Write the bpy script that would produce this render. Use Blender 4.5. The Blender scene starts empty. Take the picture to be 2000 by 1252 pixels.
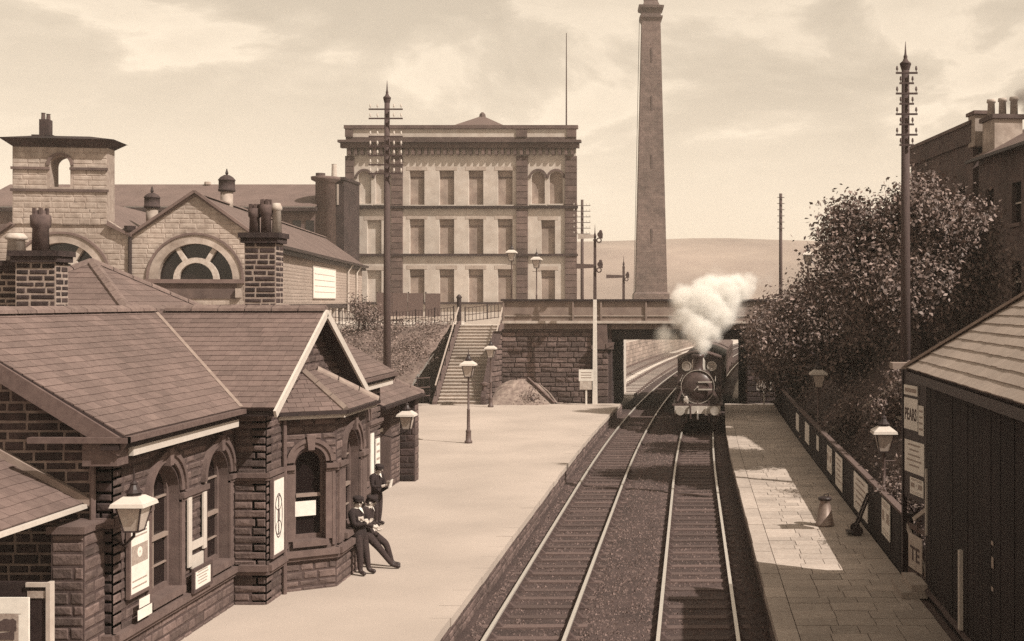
import bpy, bmesh, math, random
import numpy as np
from mathutils import Vector, Matrix, noise
from mathutils.geometry import tessellate_polygon
R = math.radians
random.seed(7)
rng = np.random.default_rng(11)
SC = bpy.context.scene
COL = SC.collection

# ------------------------------------------------------------------ camera
CAMZ = 6.34
FPX = 2300.0            # focal length in pixels of a 2000 px wide picture
cd = bpy.data.cameras.new('camera'); cam = bpy.data.objects.new('camera', cd); COL.objects.link(cam)
cam.location = (0, 0, CAMZ); cam.rotation_euler = (R(90), 0, 0)
cd.sensor_width = 36; cd.lens = 36 * FPX / 2000
cd.shift_x = -0.175; cd.shift_y = -0.019
cd.clip_end = 6000; cd.clip_start = 0.1
SC.camera = cam

# ------------------------------------------------------------------ sky
SUNV = Vector((0.85, -0.45, 1.0)).normalized()      # towards the sun: right and behind the camera
EL = math.asin(SUNV.z); AZ = math.atan2(SUNV.x, SUNV.y)
w = bpy.data.worlds.new('World'); SC.world = w; w.use_nodes = True
nt = w.node_tree; N = nt.nodes; L = nt.links; N.clear()
out = N.new('ShaderNodeOutputWorld'); bg = N.new('ShaderNodeBackground')
sky = N.new('ShaderNodeTexSky'); sky.sky_type = 'NISHITA'; sky.sun_disc = False
sky.sun_elevation = EL; sky.sun_rotation = AZ; sky.dust_density = 2.0; sky.air_density = 1.0
bw = N.new('ShaderNodeRGBToBW'); L.new(sky.outputs[0], bw.inputs[0])
# flatten the sky's own range a little: thin high cloud over everything
pw = N.new('ShaderNodeMath'); pw.operation = 'POWER'; pw.inputs[1].default_value = 0.70; L.new(bw.outputs[0], pw.inputs[0])
tc = N.new('ShaderNodeTexCoord')
def math_(op, x, y=None, z=None):
    n = N.new('ShaderNodeMath'); n.operation = op
    for i, q in enumerate((x, y, z)):
        if q is None: continue
        if hasattr(q, 'links'): L.new(q, n.inputs[i])
        else: n.inputs[i].default_value = q
    return n.outputs[0]
sep = N.new('ShaderNodeSeparateXYZ'); L.new(tc.outputs['Generated'], sep.inputs[0])
up = math_('MAXIMUM', sep.outputs[2], 0.0); dn = math_('ADD', up, 0.42)
cmb = N.new('ShaderNodeCombineXYZ')
L.new(math_('DIVIDE', sep.outputs[0], dn), cmb.inputs[0]); L.new(math_('DIVIDE', sep.outputs[1], dn), cmb.inputs[1]); L.new(math_('MULTIPLY', up, 3.2), cmb.inputs[2])
def cloud(scale, loc, detail, rough, dist):
    mp = N.new('ShaderNodeMapping'); mp.inputs['Location'].default_value = loc; L.new(cmb.outputs[0], mp.inputs[0])
    n = N.new('ShaderNodeTexNoise'); n.inputs['Scale'].default_value = scale; n.inputs['Detail'].default_value = detail; n.inputs['Roughness'].default_value = rough; n.inputs['Distortion'].default_value = dist
    L.new(mp.outputs[0], n.inputs['Vector']); return n.outputs['Fac']
def ramp(fac, stops):
    r = N.new('ShaderNodeValToRGB'); L.new(fac, r.inputs[0]); e = r.color_ramp.elements
    e[0].position, v = stops[0]; e[0].color = (v, v, v, 1); e[1].position, v = stops[-1]; e[1].color = (v, v, v, 1)
    for p, v in stops[1:-1]: q = e.new(p); q.color = (v, v, v, 1)
    return r.outputs[0]
c1 = ramp(cloud(2.6, (3.4, 1.1, .2), 9, .55, .35), [(.32, .86), (.46, .87), (.515, .97), (.555, 1.20), (.64, 1.08), (.75, .97)])
c2 = ramp(cloud(4.5, (1.4, 5.1, 2.2), 7, .6, .2), [(.35, .95), (.65, 1.05)])
fade = N.new('ShaderNodeMapRange'); fade.interpolation_type = 'SMOOTHSTEP'; fade.inputs['From Min'].default_value = .05; fade.inputs['From Max'].default_value = .19; L.new(up, fade.inputs[0])
cl = math_('MULTIPLY', c1, c2); cl = math_('ADD', 1.0, math_('MULTIPLY', math_('SUBTRACT', cl, 1.0), fade.outputs[0]))
m1 = N.new('ShaderNodeMath'); m1.operation = 'MULTIPLY'; L.new(pw.outputs[0], m1.inputs[0]); L.new(cl, m1.inputs[1])
tint = N.new('ShaderNodeVectorMath'); tint.operation = 'SCALE'; tint.inputs[0].default_value = (1.76, 1.49, 1.17)
L.new(m1.outputs[0], tint.inputs['Scale'])
L.new(tint.outputs[0], bg.inputs[0]); bg.inputs[1].default_value = 0.15
L.new(bg.outputs[0], out.inputs[0])

# ------------------------------------------------------------------ sun and exposure
sd = bpy.data.lights.new('sun', 'SUN'); sun = bpy.data.objects.new('sun', sd); COL.objects.link(sun)
sd.energy = 5.0; sd.angle = R(0.5); sd.color = (1.0, 0.93, 0.83)
sun.rotation_euler = (-SUNV).to_track_quat('-Z', 'Y').to_euler(); sun.location = (40, -20, 50)
SC.view_settings.view_transform = 'Standard'; SC.view_settings.look = 'None'
SC.view_settings.exposure = 0.4; SC.view_settings.gamma = 1.0; SC.view_settings.use_curve_mapping = False
SC.cycles.volume_bounces = 4
SC.cycles.max_bounces = 8
SC.cycles.use_denoising = False      # the grain of the exposure stays in the picture
SC.cycles.transparent_max_bounces = 16

# ------------------------------------------------------------------ materials
MATS = {}
def tone(v):
    """one tone of the monochrome brown range: luminance v -> linear rgb"""
    pts = [(0.0, (1.40, .87, .88)), (.05, (1.37, .90, .83)), (.2, (1.24, .955, .80)), (.45, (1.1, .98, .88)), (.9, (1.03, 1.0, .92))]
    for (a, ca), (b, cb) in zip(pts, pts[1:]):
        if v <= b:
            t = (v - a) / (b - a); return tuple(min(.95, v * (ca[i] * (1 - t) + cb[i] * t)) for i in range(3))
    return tuple(min(.95, v * c) for c in pts[-1][1])

def mat(name, v, nz=.25, scale=6, var=0.0, bump=.0, bscale=30, rough=.85, metal=0, v2=None, stretch=(1, 1, 1), blot=.0, bl_scale=.5, spec=.3, brick=None):
    """procedural surface: base tone, grain (nz), per-piece variation (var), broad blotches (blot), fine relief (bump)"""
    if name in MATS: return MATS[name]
    m = bpy.data.materials.new(name); m.use_nodes = True; MATS[name] = m
    t = m.node_tree; N = t.nodes; L = t.links
    b = N['Principled BSDF']; b.inputs['Roughness'].default_value = rough; b.inputs['Metallic'].default_value = metal
    b.inputs['Specular IOR Level'].default_value = spec
    g = N.new('ShaderNodeNewGeometry'); mp = N.new('ShaderNodeMapping'); mp.inputs['Scale'].default_value = stretch
    L.new(g.outputs['Position'], mp.inputs[0])
    n = N.new('ShaderNodeTexNoise'); n.inputs['Scale'].default_value = scale; n.inputs['Detail'].default_value = 6; n.inputs['Roughness'].default_value = .65
    L.new(mp.outputs[0], n.inputs['Vector'])
    r = N.new('ShaderNodeValToRGB'); L.new(n.outputs['Fac'], r.inputs[0])
    lo, hi = (v * (1 - nz), v * (1 + nz)) if v2 is None else (v, v2)
    r.color_ramp.elements[0].position = .3; r.color_ramp.elements[0].color = (*tone(lo), 1)
    r.color_ramp.elements[1].position = .7; r.color_ramp.elements[1].color = (*tone(hi), 1)
    c = r.outputs[0]
    def scaleby(c, fac_socket, lo, hi):
        mr = N.new('ShaderNodeMapRange'); mr.inputs['To Min'].default_value = lo; mr.inputs['To Max'].default_value = hi
        L.new(fac_socket, mr.inputs[0])
        s = N.new('ShaderNodeVectorMath'); s.operation = 'SCALE'; L.new(c, s.inputs[0]); L.new(mr.outputs[0], s.inputs['Scale'])
        return s.outputs[0]
    if var:
        oi = N.new('ShaderNodeObjectInfo'); a = N.new('ShaderNodeMath'); a.operation = 'ADD'
        L.new(oi.outputs['Random'], a.inputs[0]); L.new(g.outputs['Random Per Island'], a.inputs[1])
        f = N.new('ShaderNodeMath'); f.operation = 'FRACT'; L.new(a.outputs[0], f.inputs[0])
        c = scaleby(c, f.outputs[0], 1 - var, 1 + var)
    if blot:
        n2 = N.new('ShaderNodeTexNoise'); n2.inputs['Scale'].default_value = bl_scale; n2.inputs['Detail'].default_value = 5
        L.new(g.outputs['Position'], n2.inputs['Vector'])
        mr = N.new('ShaderNodeMapRange'); mr.inputs['From Min'].default_value = .32; mr.inputs['From Max'].default_value = .68
        L.new(n2.outputs['Fac'], mr.inputs[0])
        c = scaleby(c, mr.outputs[0], 1 - blot, 1 + blot * .6)
    if brick:
        bt = N.new('ShaderNodeTexBrick'); sx = N.new('ShaderNodeSeparateXYZ'); cx_ = N.new('ShaderNodeCombineXYZ'); L.new(g.outputs['Position'], sx.inputs[0])
        ax = N.new('ShaderNodeMath'); ax.operation = 'ADD'; L.new(sx.outputs[0], ax.inputs[0]); L.new(sx.outputs[1], ax.inputs[1]); L.new(ax.outputs[0], cx_.inputs[0]); L.new(sx.outputs[2], cx_.inputs[1]); L.new(cx_.outputs[0], bt.inputs['Vector'])
        bt.inputs['Scale'].default_value = 1.0; bt.inputs['Brick Width'].default_value = brick[0]; bt.inputs['Row Height'].default_value = brick[1]; bt.inputs['Mortar Size'].default_value = brick[2]; bt.inputs['Mortar Smooth'].default_value = .3
        k_ = brick[3]; bt.inputs['Color1'].default_value = (1 - k_, 1 - k_, 1 - k_, 1); bt.inputs['Color2'].default_value = (1 + k_, 1 + k_, 1 + k_, 1); bt.inputs['Mortar'].default_value = (brick[4],) * 3 + (1,)
        mm = N.new('ShaderNodeVectorMath'); mm.operation = 'MULTIPLY'; L.new(c, mm.inputs[0]); L.new(bt.outputs['Color'], mm.inputs[1]); c = mm.outputs[0]
    L.new(c, b.inputs['Base Color'])
    if bump:
        n3 = N.new('ShaderNodeTexNoise'); n3.inputs['Scale'].default_value = bscale; n3.inputs['Detail'].default_value = 5
        L.new(g.outputs['Position'], n3.inputs['Vector'])
        bp = N.new('ShaderNodeBump'); bp.inputs['Strength'].default_value = bump; bp.inputs['Distance'].default_value = .02
        L.new(n3.outputs['Fac'], bp.inputs['Height']); L.new(bp.outputs[0], b.inputs['Normal'])
    return m

M_mortar = mat('mortar', 0.045, .3, 8, bump=.3)  # toned dark to stand in for shadow in the recessed joints
M_mortar_pale = mat('mortar_pale', 0.22, .3, 8, bump=.3)
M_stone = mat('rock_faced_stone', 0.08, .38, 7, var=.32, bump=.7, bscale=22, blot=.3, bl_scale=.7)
M_stone_dark = mat('sooty_shaded_stone', 0.03, .45, 7, var=.35, bump=.7, bscale=22, blot=.35, bl_scale=.8)
M_ashlar = mat('dressed_stone', 0.085, .22, 5, bump=.25, bscale=40, blot=.2, bl_scale=1.2)
M_slate = mat('roof_slate', 0.1, .16, 9, var=.13, bump=.25, bscale=40, blot=.16, bl_scale=.6, rough=.7)
M_slate_base = mat('roof_underlay', 0.03, .2, 9)
M_ridge = mat('ridge_tile', 0.11, .3, 8, var=.15, bump=.3)
M_lead = mat('lead_flashing', 0.18, .2, 5, rough=.6)
M_white = mat('cream_paint', 0.42, .08, 12, blot=.1)
M_dkpaint = mat('dark_paint', 0.02, .3, 10, rough=.5)
M_brownpaint = mat('brown_paint', 0.08, .25, 10, rough=.6)
M_glass = mat('dark_window_glass', 0.008, .1, 3, rough=.12, spec=.5)
M_iron = mat('black_iron', 0.022, .3, 15, rough=.5)
M_irongrey = mat('grey_iron', 0.07, .3, 15, rough=.55)
M_paper = mat('poster_paper', 0.6, .07, 10, blot=.08, bl_scale=3)
M_ink = mat('printing_ink', .05, .3, 20)
M_inkmid = mat('printing_ink_mid', .25, .3, 20)
M_gravel = mat('platform_gravel', 0.325, .13, 60, blot=.13, bl_scale=.35, bump=.25, bscale=60)
M_flag = mat('paving_flag', 0.32, .18, 9, var=.12, bump=.3, bscale=30, blot=.15, bl_scale=.8)
M_joint = mat('paving_joint', 0.07, .3, 20)
M_ballast = mat('ballast', 0.042, .5, 30, bump=.9, bscale=22, blot=.3, bl_scale=.8)
M_bstone = mat('ballast_stone', 0.085, .3, 12, var=.5)
M_sleeper = mat('sleeper_wood', 0.07, .35, 10, var=.25, stretch=(1, 8, 8), bump=.4)
M_rail = mat('rail_head', .62, .1, 20, rough=.35, metal=.6)
M_railside = mat('rail_side', .05, .3, 20)
M_mill = mat('mill_stone', 0.39, .12, 1.2, blot=.16, bl_scale=.3, bump=.2, bscale=10)
M_milltrim = mat('mill_dark_stone', 0.085, .3, 1.5, var=.25, blot=.25, bl_scale=.3)
M_millfill = mat('mill_window_blocking', 0.215, .25, 1.0, blot=.25, bl_scale=.6)
M_hall = mat('hall_stone', 0.27, .25, 2.0, blot=.3, bl_scale=.5, bump=.3, bscale=8)
M_wood = mat('weathered_wood', 0.08, .35, 6, stretch=(6, 6, 1), bump=.3)
M_pole = mat('pole_wood', 0.048, .35, 8, stretch=(6, 6, .6), bump=.3)
M_leaf = mat('leaf', 0.12, .3, 3, var=.5, rough=.6)
M_leaf2 = mat('scrub_leaf', 0.12, .35, 3, var=.5, rough=.7)
M_bark = mat('bark', 0.035, .4, 10, bump=.6)
M_soil = mat('soil', 0.16, .4, 4, bump=.6, bscale=12, blot=.3)
M_bank = mat('bank_earth', 0.055, .4, 3, bump=.5, bscale=10, blot=.3)
M_road = mat('road_dust', .42, .15, 5, blot=.12)
M_hill = mat('hillside', 0.15, .25, .02, blot=.3, bl_scale=.006)
M_cloth = mat('dark_cloth', 0.016, .3, 20, rough=.9)
M_cloth2 = mat('charcoal_cloth', 0.024, .3, 20, rough=.9)
M_skin = mat('skin', 0.38, .08, 10, rough=.6)
M_hair = mat('hair', .03, .3, 20)
M_pot = mat('chimney_pot', .06, .4, 8)
M_potpale = mat('chimney_pot_pale', .34, .25, 6)
M_lampglass = mat('lamp_glass', .33, .15, 8, rough=.15, spec=.6)
M_loco = mat('engine_black', 0.055, .35, 8, rough=.35, blot=.3, bl_scale=1.5)
M_brass = mat('polished_steel', .5, .15, 8, rough=.35, metal=.5)
M_white_ins = mat('porcelain', 0.42, .05, 8, rough=.25)

# ------------------------------------------------------------------ mesh helpers
class Fr:
    """a local frame: a along u, b along the outward normal n, c up"""
    def __init__(s, o, u, n=None):
        s.o = Vector(o); s.u = Vector(u).normalized(); s.n = Vector(n).normalized() if n else Vector((s.u.y, -s.u.x, 0))
    def p(s, a, b, c): return s.o + s.u * a + s.n * b + Vector((0, 0, c))

class MB:
    def __init__(s): s.v = []; s.f = []; s.m = []
    def add(s, vs, fs, mi=0):
        k = len(s.v); s.v += [tuple(x) for x in vs]; s.f += [tuple(i + k for i in f) for f in fs]; s.m += [mi] * len(fs); return s
    def hexa(s, p, mi=0):
        return s.add(p, [(0, 3, 2, 1), (4, 5, 6, 7), (0, 1, 5, 4), (1, 2, 6, 5), (2, 3, 7, 6), (3, 0, 4, 7)], mi)
    def box(s, x0, x1, y0, y1, z0, z1, mi=0):
        return s.hexa([(x0, y0, z0), (x1, y0, z0), (x1, y1, z0), (x0, y1, z0), (x0, y0, z1), (x1, y0, z1), (x1, y1, z1), (x0, y1, z1)], mi)
    def fbox(s, fr, a0, a1, b0, b1, c0, c1, mi=0):
        P = fr.p
        return s.hexa([P(a0, b0, c0), P(a1, b0, c0), P(a1, b1, c0), P(a0, b1, c0), P(a0, b0, c1), P(a1, b0, c1), P(a1, b1, c1), P(a0, b1, c1)], mi)
    def bar(s, p, q, wx, wz, up=(0, 0, 1), mi=0):
        p = Vector(p); q = Vector(q); d = (q - p).normalized(); up = Vector(up)
        if abs(d.dot(up)) > .99: up = Vector((1, 0, 0))
        sx = d.cross(up).normalized() * wx / 2; sz = sx.normalized().cross(d).normalized() * wz / 2
        return s.hexa([p - sx - sz, p + sx - sz, q + sx - sz, q - sx - sz, p - sx + sz, p + sx + sz, q + sx + sz, q - sx + sz], mi)
    def tube(s, p, q, r0, r1=None, n=10, caps=True, mi=0):
        p = Vector(p); q = Vector(q); r1 = r0 if r1 is None else r1; d = (q - p).normalized()
        a = d.orthogonal().normalized(); b = d.cross(a)
        vs = []
        for c, r in ((p, r0), (q, r1)):
            for i in range(n):
                t = 2 * math.pi * i / n; vs.append(c + (a * math.cos(t) + b * math.sin(t)) * r)
        fs = [(i, (i + 1) % n, n + (i + 1) % n, n + i) for i in range(n)]
        if caps: fs += [tuple(reversed(range(n))), tuple(range(n, 2 * n))]
        return s.add(vs, fs, mi)
    def path(s, pts, r, n=6, mi=0):
        for a, b in zip(pts, pts[1:]): s.tube(a, b, r, r, n, True, mi)
        return s
    def lathe(s, c, prof, n=14, sq=False, rot=0, mi=0):
        c = Vector(c); vs = []
        for r, z in prof:
            for i in range(n):
                t = 2 * math.pi * i / n + rot; vs.append(c + Vector((r * math.cos(t), r * math.sin(t), z)))
        fs = []
        for j in range(len(prof) - 1):
            for i in range(n): fs.append((j * n + i, j * n + (i + 1) % n, (j + 1) * n + (i + 1) % n, (j + 1) * n + i))
        fs += [tuple(reversed(range(n))), tuple(range((len(prof) - 1) * n, len(prof) * n))]
        return s.add(vs, fs, mi)
    def prism(s, base, top, mi=0):
        n = len(base)
        return s.add(list(base) + list(top), [tuple(reversed(range(n))), tuple(range(n, 2 * n))] + [(i, (i + 1) % n, n + (i + 1) % n, n + i) for i in range(n)], mi)
    def ring(s, fr, ac, cc, r0, r1, b0, b1, t0=0, t1=math.pi, n=16, mi=0):
        """a curved moulding in the plane of fr, section r0..r1 by b0..b1"""
        vs = []
        for i in range(n + 1):
            t = t0 + (t1 - t0) * i / n; ca, sa = math.cos(t), math.sin(t)
            for r, b in ((r0, b0), (r1, b0), (r1, b1), (r0, b1)): vs.append(fr.p(ac + r * ca, b, cc + r * sa))
        fs = []
        for i in range(n):
            for k in range(4): fs.append((i * 4 + k, i * 4 + (k + 1) % 4, i * 4 + 4 + (k + 1) % 4, i * 4 + 4 + k))
        fs += [(0, 3, 2, 1), (n * 4, n * 4 + 1, n * 4 + 2, n * 4 + 3)]
        return s.add(vs, fs, mi)
    def build(s, name, mats, parent=None, smooth=False):
        me = bpy.data.meshes.new(name); me.from_pydata(s.v, [], s.f)
        mats = mats if isinstance(mats, (list, tuple)) else [mats]
        for m in mats: me.materials.append(m)
        if len(mats) > 1: me.polygons.foreach_set('material_index', s.m)
        if smooth: me.polygons.foreach_set('use_smooth', [True] * len(me.polygons))
        bm = bmesh.new(); bm.from_mesh(me); bmesh.ops.recalc_face_normals(bm, faces=bm.faces); bm.to_mesh(me); bm.free()
        o = bpy.data.objects.new(name, me); COL.objects.link(o)
        if parent:
            o.parent = parent; o.matrix_parent_inverse = pinv(parent)
        return o

def wmat(o):
    m = Matrix.LocRotScale(o.location, o.rotation_euler, o.scale)
    return (wmat(o.parent) @ o.matrix_parent_inverse @ m) if o.parent else m
def pinv(p): return wmat(p).inverted()

def tag(o, label=None, cat=None, group=None, kind=None):
    for k, x in (('label', label), ('category', cat), ('group', group), ('kind', kind)):
        if x: o[k] = x
    return o
def thing(name, label, cat, loc=(0, 0, 0), group=None):
    o = bpy.data.objects.new(name, None); COL.objects.link(o); o.location = loc; o.empty_display_size = .2
    return tag(o, label, cat, group)
def struct(mb, name, m): return tag(mb.build(name, m), kind='structure')

def clip(poly, a, b, c):
    """keep the part of a 2-D polygon where a*x+b*y<=c"""
    o = []
    for i in range(len(poly)):
        p, q = poly[i], poly[(i + 1) % len(poly)]; dp = a * p[0] + b * p[1] - c; dq = a * q[0] + b * q[1] - c
        if dp <= 0: o.append(p)
        if dp * dq < 0:
            t = dp / (dp - dq); o.append((p[0] + (q[0] - p[0]) * t, p[1] + (q[1] - p[1]) * t))
    return o
def area2(p): return abs(sum(p[i][0] * p[(i + 1) % len(p)][1] - p[(i + 1) % len(p)][0] * p[i][1] for i in range(len(p)))) / 2
def clip_convex(poly, outer):
    s = sum(outer[i][0] * outer[(i + 1) % len(outer)][1] - outer[(i + 1) % len(outer)][0] * outer[i][1] for i in range(len(outer)))
    if s < 0: outer = outer[::-1]
    for i in range(len(outer)):
        p, q = outer[i], outer[(i + 1) % len(outer)]; ex, ey = q[0] - p[0], q[1] - p[1]
        poly = clip(poly, ey, -ex, ey * p[0] - ex * p[1])
        if len(poly) < 3: return []
    return poly

class Pieces:
    """stones, slates and the like: the largest in the picture become objects, the rest one joined part per parent"""
    def __init__(s, name, m, rest, limit=300): s.name = name; s.mat = m; s.rest = rest; s.limit = limit; s.items = []
    def add(s, parent, verts, faces, m=None):
        c = sum((Vector(v) for v in verts), Vector()) / len(verts)
        d = (Vector(verts[0]) - Vector(verts[2])).length
        px = FPX * c.x / max(c.y, .1) + 1350; off = 0 if (-40 < px < 2040 and c.y > 8) else -1
        s.items.append((off * 1e6 + d * d / max(c.length_squared, .1), parent, verts, faces, m or s.mat))
    def finish(s):
        s.items.sort(key=lambda t: -t[0]); rest = {}
        for i, (k, par, vs, fs, m) in enumerate(s.items):
            if i < s.limit and k > -1e5:
                me = bpy.data.meshes.new(s.name); me.from_pydata([tuple(v) for v in vs], [], fs); me.materials.append(m)
                o = bpy.data.objects.new(s.name, me); COL.objects.link(o); o.parent = par; o.matrix_parent_inverse = pinv(par)
            else: rest.setdefault((par.name, m.name), (par, m, MB()))[2].add(vs, fs)
        for par, m, mb in rest.values(): mb.build(s.rest, m, par)['kind'] = 'stuff'

class Hole:
    """opening centred at a, width w, from c0 to spring cs; arched when arch"""
    def __init__(s, a, w, c0, cs, arch=True): s.a = a; s.w = w; s.c0 = c0; s.cs = cs; s.arch = arch; s.r = w / 2
    def loop(s, n=12):
        h = s.w / 2; l = [(s.a - h, s.c0), (s.a + h, s.c0), (s.a + h, s.cs)]
        if s.arch: l += [(s.a + h * math.cos(math.pi * i / n), s.cs + h * math.sin(math.pi * i / n)) for i in range(1, n)]
        return l + [(s.a - h, s.cs)]
    def span(s, z0, z1, m):
        h = s.w / 2 + m
        if z1 <= s.c0 - m * .2: return None
        if z0 < s.cs: return (s.a - h, s.a + h)
        if not s.arch: return None if z0 > s.cs + m else (s.a - h, s.a + h)
        dz = z0 - s.cs
        return None if dz >= h else (s.a - math.sqrt(h * h - dz * dz), s.a + math.sqrt(h * h - dz * dz))

def wall_mesh(mb, fr, outer, holes, depth, mi=0, mi_rev=None):
    loops = [outer] + [h.loop() for h in holes]
    tri = tessellate_polygon([[Vector((x, y, 0)) for x, y in l] for l in loops])
    flat = [p for l in loops for p in l]
    k = len(mb.v)
    mb.add([fr.p(x, 0, y) for x, y in flat], [tuple(t) for t in tri], mi)
    n = len(outer)
    mb.add([fr.p(x, 0, y) for x, y in outer] + [fr.p(x, -depth, y) for x, y in outer], [(i, (i + 1) % n, n + (i + 1) % n, n + i) for i in range(n)], mi)
    for h in holes:
        l = h.loop(); n = len(l)
        mb.add([fr.p(x, 0, y) for x, y in l] + [fr.p(x, -depth, y) for x, y in l], [(i, (i + 1) % n, n + (i + 1) % n, n + i) for i in range(n)], mi if mi_rev is None else mi_rev)

def stones(pc, parent, fr, outer, holes, h=.2, lmin=.28, lmax=.6, marg=.14, proud=.015, gap=.011, m=None, zlo=None, zhi=None):
    zs = [p[1] for p in outer]; z = min(zs) if zlo is None else zlo; top = max(zs) if zhi is None else zhi
    while z < top - .04:
        ch = min(h * random.uniform(.85, 1.2), top - z); zm = z + ch * .5
        xs = []
        for i in range(len(outer)):
            p, q = outer[i], outer[(i + 1) % len(outer)]
            if (p[1] - zm) * (q[1] - zm) < 0: xs.append(p[0] + (q[0] - p[0]) * (zm - p[1]) / (q[1] - p[1]))
        if len(xs) >= 2:
            iv = [(min(xs), max(xs))]
            for ho in holes:
                sp = ho.span(z, z + ch, marg)
                if sp:
                    nv = []
                    for a, b in iv:
                        if sp[1] <= a or sp[0] >= b: nv.append((a, b)); continue
                        if sp[0] > a: nv.append((a, sp[0]))
                        if sp[1] < b: nv.append((sp[1], b))
                    iv = nv
            for a, b in iv:
                x = a
                while x < b - .02:
                    l = random.uniform(lmin, lmax)
                    if b - x - l < lmin * .6: l = b - x
                    g = gap / 2; x0, x1, z0, z1 = x + g, x + l - g, z + g, z + ch - g
                    if x1 - x0 > .03:
                        i = min(.03, (x1 - x0) * .25, (z1 - z0) * .25); d = lambda: proud * random.uniform(.5, 1.5)
                        P = fr.p
                        vs = [P(x0, -.01, z0), P(x1, -.01, z0), P(x1, -.01, z1), P(x0, -.01, z1),
                              P(x0 + i, d(), z0 + i), P(x1 - i, d(), z0 + i), P(x1 - i, d(), z1 - i), P(x0 + i, d(), z1 - i), P((x0 + x1) / 2, d() * 1.15, (z0 + z1) / 2)]
                        pc.add(parent, vs, [(4, 5, 8), (5, 6, 8), (6, 7, 8), (7, 4, 8), (0, 1, 5, 4), (1, 2, 6, 5), (2, 3, 7, 6), (3, 0, 4, 7)], m)
                    x += l
        z += ch

def slates(pc, parent, poly3, exposure=.22, wid=.34, lift=.011, m=None):
    """cover a sloping planar polygon with overlapping slates; poly3[0]->poly3[1] is the eave"""
    P = [Vector(p) for p in poly3]; u = (P[1] - P[0]).normalized()
    n = None
    for i in range(2, len(P)):
        c = (P[1] - P[0]).cross(P[i] - P[0])
        if c.length > 1e-6: n = c.normalized(); break
    if n.z < 0: n = -n
    v = n.cross(u).normalized()
    if v.z < 0: v = -v
    o = P[0]; poly = [((p - o).dot(u), (p - o).dot(v)) for p in P]
    v0 = min(p[1] for p in poly); v1 = max(p[1] for p in poly); u0 = min(p[0] for p in poly); u1 = max(p[0] for p in poly)
    row = 0; y = v0
    while y < v1:
        x = u0 - wid * (.5 if row % 2 else 0) - random.uniform(0, .05)
        while x < u1:
            w = wid * random.uniform(.85, 1.15); g = .0035
            jy = random.uniform(-.008, .008)
            q = clip_convex([(x + g, y + jy), (x + w - g, y + jy), (x + w - g, y + exposure + .02), (x + g, y + exposure + .02)], poly)
            x += w
            if len(q) < 3 or area2(q) < .004: continue
            lf = lift * random.uniform(.85, 1.2)
            top = [o + u * a + v * b + n * (.004 + lf * max(0, 1 - (b - y) / exposure)) for a, b in q]
            bot = [o + u * a + v * b - n * .006 for a, b in q]
            k = len(q)
            pc.add(parent, top + bot, [tuple(range(k))] + [(i, k + i, k + (i + 1) % k, (i + 1) % k) for i in range(k)], m)
        y += exposure; row += 1

def slab(mb, poly3, t=.06, mi=0):
    P = [Vector(p) for p in poly3]; n = (P[1] - P[0]).cross(P[2] - P[0]).normalized()
    if n.z < 0: n = -n
    return mb.prism([p - n * (t + .008) for p in P], [p - n * .008 for p in P], mi)

def caps(parent, p, q, name='ridge_tile', step=.5, wd=.16, m=None):
    """saddle-shaped ridge or hip tiles from p to q"""
    p = Vector(p); q = Vector(q); d = q - p; n = max(1, int(d.length / step)); d.normalize()
    s = d.cross(Vector((0, 0, 1))).normalized() * wd; up = s.cross(d).normalized()
    if up.z < 0: up = -up
    for i in range(n):
        a = p + (q - p) * (i / n) + d * .012; b = p + (q - p) * ((i + 1) / n) - d * .012
        mb = MB(); j = random.uniform(0, .01)
        vs = []
        for c in (a, b): vs += [c - s - up * .03, c - s * .9 + up * .03, c + up * (.09 + j), c + s * .9 + up * .03, c + s - up * .03]
        mb.add(vs, [(0, 1, 6, 5), (1, 2, 7, 6), (2, 3, 8, 7), (3, 4, 9, 8), (4, 3, 2, 1, 0), (5, 6, 7, 8, 9)])
        mb.build(name, m or M_ridge, parent)

def text_mesh(txt, name, fr, a, c, size, b, m, parent, width=None):
    cu = bpy.data.curves.new(name, 'FONT'); cu.body = txt; cu.size = size; cu.align_x = 'CENTER'; cu.align_y = 'CENTER'; cu.extrude = .004; cu.offset = size * .02
    t = bpy.data.objects.new(name, cu); COL.objects.link(t)
    dg = bpy.context.evaluated_depsgraph_get(); me = bpy.data.meshes.new_from_object(t.evaluated_get(dg))
    bpy.data.objects.remove(t); bpy.data.curves.remove(cu)
    xs = [v.co.x for v in me.vertices]; k = width / (max(xs) - min(xs)) if width and xs else 1
    for v in me.vertices: v.co = fr.p(a + v.co.x * k, b + v.co.z, c + v.co.y)
    me.materials.clear(); me.materials.append(m)
    o = bpy.data.objects.new(name, me); COL.objects.link(o); o.parent = parent; o.matrix_parent_inverse = pinv(parent)
    return o

def world(px, py, Y): return Vector(((px - 1350) * Y / FPX, Y, CAMZ - (py - 588) * Y / FPX))
KC = 6.0e-4
def bend(y): return KC * max(0, y - 40) ** 2      # the line curves to the right beyond y = 40
PZ = .55                                            # platform level above the rails
# ================================================================== the setting
def grid(name, xs, ys, zf, m, kind='structure', smooth=True, fx=None):
    me = bpy.data.meshes.new(name); vs = []; fs = []
    for y in ys:
        for x in xs:
            X = x + (fx(y) if fx else 0); vs.append((X, y, zf(x, y)))
    nx = len(xs)
    for j in range(len(ys) - 1):
        for i in range(nx - 1): fs.append((j * nx + i, j * nx + i + 1, (j + 1) * nx + i + 1, (j + 1) * nx + i))
    me.from_pydata(vs, [], fs); me.materials.append(m)
    if smooth: me.polygons.foreach_set('use_smooth', [True] * len(fs))
    o = bpy.data.objects.new(name, me); COL.objects.link(o); return tag(o, kind=kind)
def nz(x, y, s=1, z=0): return noise.noise(Vector((x * s, y * s, z)))
fr_ = lambda a, b, n: [a + (b - a) * i / n for i in range(n + 1)]

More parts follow.
